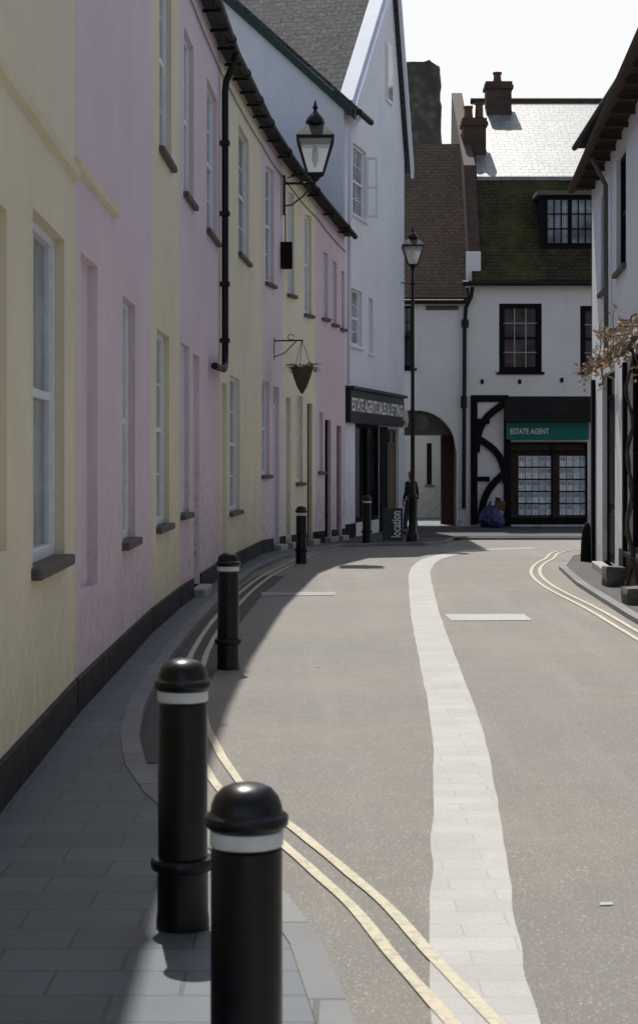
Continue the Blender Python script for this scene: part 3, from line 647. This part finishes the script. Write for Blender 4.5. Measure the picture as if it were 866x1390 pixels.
# stone tower
m=MB(); n=48; rows=30; cx_,cy_=X(571,62),62+1.2; vs=[];fs=[]
for j in range(rows+1):
    z=18.0*j/rows
    for i in range(n):
        a=2*math.pi*i/n; r=.72; sx=math.copysign(abs(math.cos(a))**.4,math.cos(a)); sy=math.copysign(abs(math.sin(a))**.4,math.sin(a))
        kx=1.0+(.10 if (sx>0 and z<15) else 0)
        p=Vector((cx_+sx*r*kx,cy_+sy*1.2,z)); dn=noise.noise(p*1.7)*.10+noise.noise(p*5)*.07
        p.x+=sx*dn; p.y+=sy*dn
        if j==rows: p.z=Zp(88,62)+noise.noise(p*2.5)*.2+.1
        else: p.z=z*(Zp(95,62)/18.0)
        vs.append(p)
for j in range(rows):
    for i in range(n): fs.append((j*n+i,j*n+(i+1)%n,(j+1)*n+(i+1)%n,(j+1)*n+i))
fs.append(tuple(rows*n+i for i in range(n))); m.add(vs,fs); tag(m.build('stone_tower','stone'),'ruined dark rubble stone tower rising behind the brown tiled roof','tower')
# ------------------------------------------------ right side
rw=thing('timbered_cottage','white cottage with black doors and wisteria at the right edge of the street','house',(3.45,15,0))
fR=Facade((3.45,15),(4.49,29.1),flip=True); LR=fR.L; zR=6.2
def rr(a,b,t,bt): 
    s0,s1=sorted((fR.hit(a),fR.hit(b))); mm=(s0+s1)/2; return (s0,s1,fR.z(bt,mm),fR.z(t,mm))
u1=rr(815,823,262,395); u2=rr(836,849,205,365); gd=rr(817,834,505,770); gd=(gd[0],gd[1],PZ+.1,gd[3]); gs=rr(852,872,478,800); gs=(gs[0],gs[1],.5,gs[3]); gs2=(.8,2.3,.8,2.8)
wall(fR,[u1,u2,gd,gs,gs2],0,lambda s:zR,rw,'bluewhite',depth=.95)
for q in (u1,u2): window(fR,q,rw,frame='blackm',nx=2,ny=2,sill='sill',glass='glassblk')
for q in (gs,gs2): window(fR,q,rw,frame='blackm',nx=2,ny=2,sill='blackm',sash=False,glass='glassblk')
door(fR,gd,rw,'blackm')
for px,w_ in ((807,.12),(850.5,.08)):
    s=fR.hit(px); MB().fbox(fR,s-w_,s+w_,.0,3.0,0,.06).build('timber_post','blackm',rw,bevel=.006)
MB().fbox(fR,fR.hit(868),fR.hit(842),.02,.5,0,.03).build('plinth','plinth',rw)
m=MB(); m.loft([fR.pt(0,zR-.02,.26),fR.pt(0,zR+.08,.26),fR.pt(0,zR+.65,-.9),fR.pt(0,zR-.02,-.9)],[fR.pt(LR+.2,zR-.02,.26),fR.pt(LR+.2,zR+.08,.26),fR.pt(LR+.2,zR+.65,-.9),fR.pt(LR+.2,zR-.02,-.9)]); m.build('roof','redtile',rw)
m=MB(); m.tube([fR.pt(0,zR+.0,.32),fR.pt(LR+.25,zR+.0,.32)],.07,8)
for k in range(16): s=LR*k/16+.3; m.fbox(fR,s-.03,s+.03,zR-.12,zR-.05,0,.3)
m.build('gutter','wood',rw,smooth=True)
s=fR.hit(829); MB().tube([fR.pt(s,zR-.1,.28),fR.pt(s,zR-.5,.08),fR.pt(s,3.2,.07)],.035,8).build('drainpipe','sill',rw,smooth=True)
fW=Facade((3.7,-8),(3.452,14.99),flip=True)  # out-of-view wing, added to block skylight from the near pavement and left walls
wq=[(2+4.2*k,3.1+4.2*k,zz,zz+1.5) for k in range(5) for zz in (1.0,4.0)]
wall(fW,wq,0,lambda s:6.6,rw,'bluewhite',depth=5,name='added_wing_wall')
for q in wq: window(fW,q,rw,nx=1,ny=1)
MB().loft([fW.pt(0,6.6,.25),fW.pt(0,6.7,.25),fW.pt(0,9,-2.5),fW.pt(0,6.6,-5.3)],[fW.pt(fW.L,6.6,.25),fW.pt(fW.L,6.7,.25),fW.pt(fW.L,9,-2.5),fW.pt(fW.L,6.6,-5.3)]).build('added_wing_roof','redtile',rw)
bh=thing('brick_house','taller red brick house standing behind the white cottage at the top right corner','house',(5,27,0))
fb=Facade((4.75,22),(5.08,33),flip=True); wall(fb,[],0,lambda s:7.55,bh,'brick',depth=6)
m=MB(); m.loft([fb.pt(-.1,7.55,.25),fb.pt(-.1,7.68,.25),fb.pt(-.1,9.9,-2.8),fb.pt(-.1,7.55,-6)],[fb.pt(fb.L+.15,7.55,.25),fb.pt(fb.L+.15,7.68,.25),fb.pt(fb.L+.15,9.9,-2.8),fb.pt(fb.L+.15,7.55,-6)]); m.build('roof','redtile',bh)
MB().tube([fb.pt(-.1,7.56,.3),fb.pt(fb.L+.15,7.56,.3)],.055,8).build('gutter','gutter',bh,smooth=True)
def rock(name,c,sz,mat,label,cat,seed):
    bm=bmesh.new(); bmesh.ops.create_cube(bm,size=1); bmesh.ops.subdivide_edges(bm,edges=bm.edges,cuts=4,use_grid_fill=True)
    mb=MB()
    for v in bm.verts:
        p=v.co.copy(); q=p.normalized()*.62; p=p.lerp(q,.25); p+=Vector((noise.noise(p*3+Vector((seed,0,0))),noise.noise(p*3+Vector((0,seed,0))),noise.noise(p*3+Vector((0,0,seed)))))*.06
        v.co=p
    vs=[(c[0]+v.co.x*sz[0],c[1]+v.co.y*sz[1],c[2]+v.co.z*sz[2]) for v in bm.verts]
    mb.add(vs,[[v.index for v in f.verts] for f in bm.faces]); bm.free()
    return tag(mb.build(name,mat,smooth=True,loc=(c[0],c[1],c[2]-sz[2]/2)),label,cat)
g1=gnd(830,803); rock('stone_block',(g1[0]+.08,g1[1]+.35,PZ+.12),(.26,.42,.27),'stoneblock','rough grey stone block beside the black door of the white cottage','stone',1)
g1=gnd(856,829); rock('stone_block',(g1[0]+.14,g1[1]+.4,PZ+.09),(.32,.5,.2),'stoneblock','low flat stone block nearest the right edge against the cottage wall','stone',2)
m=MB(); pq=fR.pt(LR-.2,PZ,.10); m.lathe([(.11,0),(.10,.3),(.08,.5),(.04,.62),(.001,.65)],pq,12); tag(m.build('guard_stone','blackm',smooth=True,loc=pq),'black painted tapering guard stone at the far corner of the white cottage','stone')
# wisteria
ws=thing('wisteria','leafless wisteria with dry tan leaves climbing the front of the white cottage','climbing plant',fR.pt(fR.hit(862),PZ,.2))
m=MB(); s=fR.hit(865); path=[]
for k in range(26):
    z=PZ+k*.122; path.append(fR.pt(s+.08*math.sin(k*.75),z,.10+.04*math.cos(k*.9)))
m.tube(path,.03,8,.018); path=[p+fR.n*.03*math.sin(i*1.3)+fR.u*.05*math.cos(i*1.1) for i,p in enumerate(path)]; m.tube(path,.016,7,.01)
m.build('trunk','twig',ws,smooth=True)
m=MB(); lf=MB(); rnd=random.Random(3)
def leaf(mb,p,sz,rnd):
    a=Vector((rnd.uniform(-1,1),rnd.uniform(-1,1),rnd.uniform(-1,1))).normalized(); b=a.cross(Vector((rnd.uniform(-1,1),rnd.uniform(-1,1),rnd.uniform(-1,1)))).normalized()
    mb.add([p-a*sz,p+b*sz*.45,p+a*sz,p-b*sz*.45],[(0,1,2,3)])
s0,s1=fR.hit(880),fR.hit(815)
for k in range(40):
    s=s0+(s1-s0)*rnd.random()**1.3; z=3.10+rnd.uniform(0,.42*(1-(s-s0)/(s1-s0))+.05); p=fR.pt(s,z,.1); path=[p.copy()]; d=Vector((rnd.uniform(-1,.3),rnd.uniform(-1,1)*1.2,rnd.uniform(-.4,.4)))
    for j in range(rnd.randint(4,7)):
        d=(d+Vector((rnd.uniform(-.8,.6),rnd.uniform(-.7,.7),rnd.uniform(-.6,.4)))).normalized(); p=p+d*.08
        dist=(p-fR.p0).dot(fR.n)
        if dist<.05: p+=fR.n*(.08-dist)
        if dist>.36: p-=fR.n*.15
        path.append(p.copy())
        if rnd.random()<.8:
            for _ in range(4): leaf(lf,p+Vector((rnd.uniform(-.06,.06),rnd.uniform(-.08,.08),rnd.uniform(-.09,.04))),rnd.uniform(.025,.055),rnd)
    m.tube(path,.013,5,.004)
path=[fR.pt(s0+(s1-s0)*k/24,3.14+.08*math.sin(k*1.3),.12+.04*math.cos(k*2.1)) for k in range(25)]; m.tube(path,.035,7,.012)
for k in range(3):
    s=s1-.5-k*1.1; z=3.25; path=[fR.pt(s+.1*math.sin(j),z+j*.12,.05+.02*math.cos(j*1.7)) for j in range(6)]; m.tube(path,.010,5,.003)
    for j in range(6):
        if rnd.random()<.5: leaf(lf,path[j],.05,rnd)
m.build('branches','twig',ws,smooth=True); lf.build('dry_leaves','dryleaf',ws)
# ------------------------------------------------ bollards
def bollard(x,y,label):
    t=thing('bollard',label,'bollard',(x,y,PZ),'black iron bollards along the left kerb')
    c=(x,y,PZ)
    MB().lathe([(.094,0),(.094,.03),(.09,.06),(.09,.205),(.09,.21),(.088,.24),(.087,.79),(.087,.79)],c,36).build('shaft','black',t,smooth=True)
    MB().lathe([(.091,.20),(.108,.207),(.113,.22),(.113,.235),(.107,.247),(.089,.252)],c,36).build('collar','black',t,smooth=True)
    MB().lathe([(.0875,.80),(.0895,.803),(.0895,.834),(.0875,.837)],c,36).build('reflective_band','whiteband',t,smooth=True)
    MB().lathe([(.086,.838),(.094,.842),(.101,.85),(.103,.86),(.101,.872),(.093,.878),(.088,.882),(.086,.897),(.078,.918),(.062,.936),(.04,.946),(.018,.95),(.002,.951)],c,36).build('cap','black',t,smooth=True)
    return t
b0=bollard(-.176,4.3,'nearest black bollard with white band at the bottom of the photo')
x2=gnd(249,1275); bl=[(x2[0],x2[1]-.02,'tall black bollard standing second nearest, left of and behind the foremost one')]
g=gnd(310,908); bl.append((g[0],g[1],'third nearest black bollard, half in the sun at the shadow edge'))
g=gnd(409,765); bl.append((g[0],g[1],'fourth bollard from the front, in shade beside the pale yellow house'))
g=gnd(498,740); bl.append((g[0],g[1],'farthest bollard, in front of the black shop window of the gabled shop'))
for x,y,l in bl:
    c=copy_tree(b0); c.location=(x,y,PZ if y<9 or y>34 else 0.0); c['label']=l
b0.location.z=-.034
# ------------------------------------------------ lanterns
def lantern(par,c,w,h):
    x,y,z=c; hb=h*.47; r1=w*.5; r0=w*.22; k=math.sqrt(2)
    m=MB()
    m.lathe([(.06*w,-.08*h),(.16*w,-.02*h),(r0*1.1,0),(r0*1.1,.02*h),(.05,.03*h)],c,16)
    for a in range(4):
        sx,sy=[(1,1),(1,-1),(-1,-1),(-1,1)][a]; sx2,sy2=[(1,1),(1,-1),(-1,-1),(-1,1)][(a+1)%4]
        q=lambda r,zz,u,v:(x+u*r,y+v*r,z+zz)
        m.tube([q(r0,.02*h,sx,sy),q(r1,hb,sx,sy)],.03*w,5); m.tube([q(r1,hb,sx,sy),q(r1,hb,sx2,sy2)],.035*w,5); m.tube([q(r0,.02*h,sx,sy),q(r0,.02*h,sx2,sy2)],.03*w,5)
    m.build('lamp_frame','black',par)
    m=MB(); e=.01
    m.hexa([(x-r0,y-r0,z+.03*h),(x+r0,y-r0,z+.03*h),(x+r0,y+r0,z+.03*h),(x-r0,y+r0,z+.03*h),(x-r1+e,y-r1+e,z+hb),(x+r1-e,y-r1+e,z+hb),(x+r1-e,y+r1-e,z+hb),(x-r1+e,y+r1-e,z+hb)])
    m.build('lamp_glass','clear',par)
    m=MB(); m.lathe([(r1*k*1.06,hb+.005*h),(r1*k*1.08,hb+.03*h),(r1*k*.75,hb+.12*h),(r1*k*.45,hb+.19*h),(r1*k*.36,hb+.22*h)],c,4,rot=math.pi/4)
    m.lathe([(r1*.5,hb+.2*h),(r1*.56,hb+.23*h),(r1*.5,hb+.28*h),(r1*.3,hb+.34*h),(r1*.12,hb+.38*h),(r1*.1,hb+.4*h),(r1*.17,hb+.43*h),(r1*.1,hb+.46*h),(.008,hb+.53*h)],c,16)
    m.build('lamp_roof','black',par,smooth=True)
    MB().lathe([(.01,hb*.25),(.07*w,hb*.35),(.1*w,hb*.55),(.09*w,hb*.7),(.03*w,hb*.85)],c,12).build('bulb','whiteband',par,smooth=True)
yW=33.1; wl=thing('wall_lantern','large black four sided lantern on an iron bracket above the gutter of the terrace','lamp',(-.68,yW,6.3))
c=at(428,243,yW); xw=(384-CX)*yW/F+.02
m=MB(); za=at(384,249,yW).z; m.box(xw-.02,xw+.03,yW-.03,yW+.03,at(0,292,yW).z,at(0,238,yW).z)
m.tube([(xw,yW,za),(c.x,yW,za),(c.x,yW,za+.12)],.025,8); m.tube([(xw,yW,za-.42),(xw+.15,yW,za-.4),(xw+.38,yW,za-.22),(c.x-.1,yW,za-.02)],.016,6)
m.tube([(xw+.05,yW,za+.1),(xw+.2,yW,za+.14),(xw+.36,yW,za+.02)],.012,6)
m.build('bracket','black',wl,smooth=True); lantern(wl,(c.x,yW,c.z+.06),.66,1.42)
bx=thing('junction_box','small black junction box fixed to the wall below the big lantern','box',(xw+.1,yW,5.3))
a=at(381,365,yW);b=at(397,329,yW); MB().box(a.x,b.x,yW-.12,yW+.08,a.z,b.z).build('case','blackm',bx,bevel=.015); MB().tube([(xw+.03,yW-.05,b.z),(xw+.03,yW-.05,6.3)],.012,6).build('conduit','black',bx)
g=gnd(560,738); sl=thing('street_lamp','tall slim black lamp post with a four sided lantern at the street corner','lamp post',(g[0],g[1],PZ))
zt_=H+(625-364)*g[1]/F
MB().lathe([(.13,0),(.13,.12),(.10,.16),(.085,.2),(.085,.85),(.1,.88),(.1,.93),(.06,.98),(.045,1.1),(.042,2.6),(.055,2.62),(.055,2.68),(.04,2.7),(.035,zt_-PZ-.35),(.06,zt_-PZ-.33),(.03,zt_-PZ-.25),(.03,zt_-PZ-.05),(.05,zt_-PZ)],(g[0],g[1],PZ),18).build('pole','black',sl,smooth=True)
MB().tube([(g[0]-.25,g[1],zt_-.3),(g[0]+.25,g[1],zt_-.3)],.014,6).build('ladder_bar','black',sl)
lantern(sl,(g[0],g[1],zt_+.05),.42,.82)
rs=thing('round_sign','round grey traffic sign seen from behind beside the lamp post','sign',(g[0],g[1],2.3))
c=at(571,573,g[1]+.12); MB().tube([(c.x,c.y,c.z),(c.x,c.y+.012,c.z)],.155,28).build('plate','signgrey',rs); MB().box(g[0]-.0,c.x+.1,c.y-.022,c.y-.004,c.z-.02,c.z+.02).build('clamp','sill',rs)
hb=thing('hanging_basket','hanging basket of dry straggly plants on a scrolled iron bracket','hanging basket',(-.31,32.3,3))
c=at(410,500,32.3); fcF=houses[5][1]; sW=fcF.hit(372); wpt=fcF.pt(sW,0,0); zb=at(0,462,32.3).z
m=MB(); m.tube([(wpt.x,wpt.y,zb),(c.x+.02,32.3,zb)],.014,6); m.tube([(wpt.x,wpt.y,zb-.3),(wpt.x+.2,wpt.y,zb-.22),(c.x-.1,32.3,zb-.01)],.01,6); m.tube([(wpt.x,wpt.y,zb-.35),(wpt.x,wpt.y,zb+.06)],.014,6); 
m.tube([(c.x-.2+.06*math.cos(t),32.3,zb+.06+.05*math.sin(t)) for t in [i*.6 for i in range(10)]],.008,5); m.build('bracket','black',hb)
for k in range(3):
    a=k*2.1+.3; MB().tube([(c.x,32.3,zb),(c.x+.19*math.cos(a),32.3+.19*math.sin(a),c.z)],.005,4).build('chain','black',hb)
MB().lathe([(.02,-.46),(.09,-.34),(.15,-.18),(.2,-.02),(.21,0),(.19,.01)],c,16).build('basket_bowl','twig',hb,smooth=True)
m=MB(); lf=MB(); rnd=random.Random(5)
for k in range(80):
    a=rnd.uniform(0,6.28); r=rnd.uniform(0,.15); p=Vector((c.x+r*math.cos(a),32.3+r*math.sin(a),c.z)); d=Vector((math.cos(a)*rnd.uniform(.2,1.1),math.sin(a)*rnd.uniform(.2,1.1),rnd.uniform(.2,.9))); path=[p.copy()]
    for j in range(5): d.z-=.18; p=p+d*.06; path.append(p.copy())
    m.tube(path,.005,4,.002)
    for j in range(1): leaf(lf,path[rnd.randint(1,5)],rnd.uniform(.02,.04),rnd)
m.build('stems','twig',hb); lf.build('leaves','leaf',hb)
y=36.35; ab=thing('advertising_board','black upright pavement board reading location in white letters','sign',(X(534,y),y,PZ))
a=X(520,y);b=X(547,y); zt2=Zp(690,y)
MB().hexa([(a,y-.03,PZ),(b,y-.03,PZ),(b,y+.0,PZ),(a,y+.0,PZ),(a,y+.12,zt2),(b,y+.12,zt2),(b,y+.15,zt2),(a,y+.15,zt2)]).build('front_panel','fasciablk',ab,bevel=.005)
MB().hexa([(a,y+.33,PZ),(b,y+.33,PZ),(b,y+.36,PZ),(a,y+.36,PZ),(a,y+.155,zt2),(b,y+.155,zt2),(b,y+.185,zt2),(a,y+.185,zt2)]).build('back_panel','fasciablk',ab,bevel=.005)
ud=Vector((0,.15,zt2-PZ)).normalized()
text('location','letter',ab,Vector((X(544,y),y-.026,PZ+.07)),ud,(-1,0,0),width=.55,height=.2)
def blob(name,c,r,mat,label,cat,seed):
    bm=bmesh.new(); bmesh.ops.create_icosphere(bm,subdivisions=4,radius=1); mb=MB(); vs=[]
    for v in bm.verts:
        p=v.co.copy(); k=1+.16*noise.noise(p*1.6+Vector((seed,0,0)))+.16*noise.noise(p*5+Vector((0,seed,0)))
        if p.z>.1: q=(p.z-.1)*1.0; p.x*=1-q*.75; p.y*=1-q*.75; p.z+=q*.35; p.x+=q*.25*(1 if seed<3 else -1)
        p=p*k; p.z=max(p.z,-.7); vs.append((c[0]+p.x*r[0],c[1]+p.y*r[1],c[2]+(p.z+.7)*r[2]))
    mb.add(vs,[[v.index for v in f.verts] for f in bm.faces]); bm.free()
    return tag(mb.build(name,mat,smooth=True,loc=c),label,cat,'refuse sacks outside the shop')
blob('refuse_sack',(X(659),43.35,PZ+.02),(.24,.22,.30),'sack','slumped blue refuse sack on the left outside the teal shopfront','sack',1)
blob('refuse_sack',(X(672,43.2),43.0,PZ+.02),(.21,.2,.27),'sack','smaller blue refuse sack on the right, nearest the teal shop window','sack',5)
cb=thing('cardboard_box','crumpled brown cardboard box on top of the blue refuse sacks','box',(X(675),43.2,.55))
MB().hexa([(X(667),43.1,.50),(X(679),43.05,.46),(X(680),43.3,.46),(X(667),43.35,.50),(X(668),43.1,.72),(X(680),43.05,.66),(X(681),43.3,.7),(X(668),43.35,.74)]).build('carton','cardboard',cb,bevel=.01)
MB().hexa([(X(668),43.1,.72),(X(675),43.1,.70),(X(673),43.0,.78),(X(666),43.0,.80),(X(668),43.1,.73),(X(675),43.1,.71),(X(673),43.0,.79),(X(666),43.0,.81)]).build('flap','cardboard',cb)
# ------------------------------------------------ person
def skinmesh(name,V,E,rad,mat,par,S,yaw,sub=1):
    me=bpy.data.meshes.new(name); me.from_pydata(V,E,[]); ob=bpy.data.objects.new(name,me); COL.objects.link(ob)
    md=ob.modifiers.new('s','SKIN'); md.use_smooth_shade=True
    sv=me.skin_vertices[0].data
    for i,r in enumerate(rad): sv[i].radius=(r,r); sv[i].use_root=(i==0)
    ss=ob.modifiers.new('u','SUBSURF'); ss.levels=sub; ss.render_levels=sub
    bpy.context.view_layer.update(); dg=bpy.context.evaluated_depsgraph_get(); nm=bpy.data.meshes.new_from_object(ob.evaluated_get(dg)); bpy.data.objects.remove(ob)
    Rm=Matrix.Rotation(yaw,4,'Z')
    for v in nm.vertices: v.co=Rm@(v.co*S)
    nm.materials.clear(); nm.materials.append(MT[mat])
    for p in nm.polygons: p.use_smooth=True
    o=bpy.data.objects.new(name,nm); COL.objects.link(o); o.parent=par; return o
pY=39.4; pc=((558-CX)*pY/F,pY,PZ); S=1.46/1.74; yw=R(35)
pr=thing('person','person with fair hair in dark jacket and jeans, mostly hidden behind the lamp post','person',pc)
V=[(0,0,.92),(0,0,1.1),(0,.0,1.3),(0,.0,1.44),(0,.01,1.52),(0,.02,1.6),(0,.01,1.68)]; r=[.11,.095,.11,.06,.05,.083,.072]
E=[(i,i+1) for i in range(6)]
def addc(par,pts,rs):
    for p,q in zip(pts,rs): V.append(p); r.append(q); E.append((par,len(V)-1)); par=len(V)-1
    return par
for sx,fw in ((-1,.10),(1,-.04)):
    i=addc(2,[(sx*.14,0,1.37),(sx*.18,-.02,1.13),(sx*.175,fw,.92),(sx*.175,fw+.02,.86)],[.05,.04,.028,.028]) 
    for k in range(4): addc(i,[(sx*.175+(k-1.5)*.004,fw+.02+(k-1.5)*.022,.80),(sx*(.17),fw+.03+(k-1.5)*.022,.755-.006*abs(k-1.5))],[.010,.008])
    addc(i,[(sx*.16,fw+.065,.83),(sx*.15,fw+.08,.80)],[.011,.009])
for sx,fw in ((-1,.16),(1,-.12)):
    addc(0,[(sx*.08,fw*.15,.84),(sx*.08,fw*.6+.03,.48),(sx*.08,fw,.09),(sx*.08,fw+.14,.035)],[.08,.055,.038,.033])
skinmesh('body',V,E,r,'skin',pr,S,yw,2)
Vj=[(0,0,.98),(0,0,1.1),(0,0,1.3),(0,0,1.43)];rj=[.135,.12,.13,.075];Ej=[(0,1),(1,2),(2,3)]
for sx,fw in ((-1,.10),(1,-.04)):
    b=len(Vj); Vj+=[(sx*.14,0,1.37),(sx*.18,-.02,1.13),(sx*.175,fw,.92)]; rj+=[.06,.052,.04]; Ej+=[(2,b),(b,b+1),(b+1,b+2)]
skinmesh('jacket',Vj,Ej,rj,'jacket',pr,S,yw,2)
Vt=[(0,0,.93)];rt=[.12];Et=[]
for sx,fw in ((-1,.16),(1,-.12)):
    b=len(Vt); Vt+=[(sx*.08,fw*.15,.84),(sx*.08,fw*.6+.03,.48),(sx*.08,fw,.12)]; rt+=[.092,.068,.052]; Et+=[(0,b),(b,b+1),(b+1,b+2)]
skinmesh('trousers',Vt,Et,rt,'jeans',pr,S,yw,2)
for sx,fw in ((-1,.16),(1,-.12)): skinmesh('shoe',[(sx*.08,fw-.03,.05),(sx*.08,fw+.06,.045),(sx*.08,fw+.17,.035)],[(0,1),(1,2)],[.05,.048,.035],'shoe',pr,S,yw,1)
skinmesh('hair',[(0,-.015,1.7),(0,-.03,1.62),(0,-.04,1.52),(0,-.035,1.42)],[(0,1),(1,2),(2,3)],[.09,.1,.085,.05],'hair',pr,S,yw,2)
skinmesh('nose',[(0,.095,1.6),(0,.115,1.59)],[(0,1)],[.012,.012],'skin',pr,S,yw,1)
# ------------------------------------------------ light, sky, camera
el,az_=R(57),R(8.5)
Sv=Vector((-math.sin(az_)*math.cos(el),math.cos(az_)*math.cos(el),math.sin(el)))
sd=bpy.data.lights.new('sun','SUN'); sd.energy=5.0; sd.angle=R(.5); sd.color=(1,.96,.89)
so=bpy.data.objects.new('sun',sd); COL.objects.link(so); so.rotation_euler=Sv.to_track_quat('Z','Y').to_euler(); so.location=(0,0,30)
w=bpy.data.worlds.new('World'); sc.world=w; w.use_nodes=True; nt=w.node_tree
sk=N(nt,'ShaderNodeTexSky',sky_type='NISHITA'); sk.sun_disc=False; sk.sun_elevation=el; sk.sun_rotation=-az_; sk.dust_density=1.5; sk.air_density=1.0; sk.ozone_density=1
hs=N(nt,'ShaderNodeHueSaturation'); hs.inputs['Saturation'].default_value=.75
nt.links.new(sk.outputs[0],hs.inputs['Color'])
tc=N(nt,'ShaderNodeTexCoord'); sx=N(nt,'ShaderNodeSeparateXYZ'); nt.links.new(tc.outputs['Generated'],sx.inputs[0])
hz=ramp(nt,sx.outputs['Z'],.24,.6,.92,.0)
fw=ramp(nt,sx.outputs['Y'],-.4,.6,.25,1)
hz=math_n(nt,'MULTIPLY',hz,fw)
cc=mixc(nt,hz,hs.outputs['Color'],(6.75,6.75,6.7))
bg=nt.nodes['Background']; nt.links.new(cc,bg.inputs['Color']); bg.inputs['Strength'].default_value=.145
cd=bpy.data.cameras.new('cam'); cam=bpy.data.objects.new('cam',cd); COL.objects.link(cam); cam.location=(0,0,H); cam.rotation_euler=(R(90),0,0)
cd.sensor_fit='VERTICAL'; cd.sensor_height=36; cd.lens=36*F/1390; cd.shift_y=-70/1390; cd.clip_end=3000; cd.clip_start=.05
cd.dof.use_dof=True; cd.dof.focus_distance=20; cd.dof.aperture_fstop=8
sc.camera=cam
sc.view_settings.view_transform='Standard'; sc.view_settings.look='None'; sc.view_settings.exposure=0
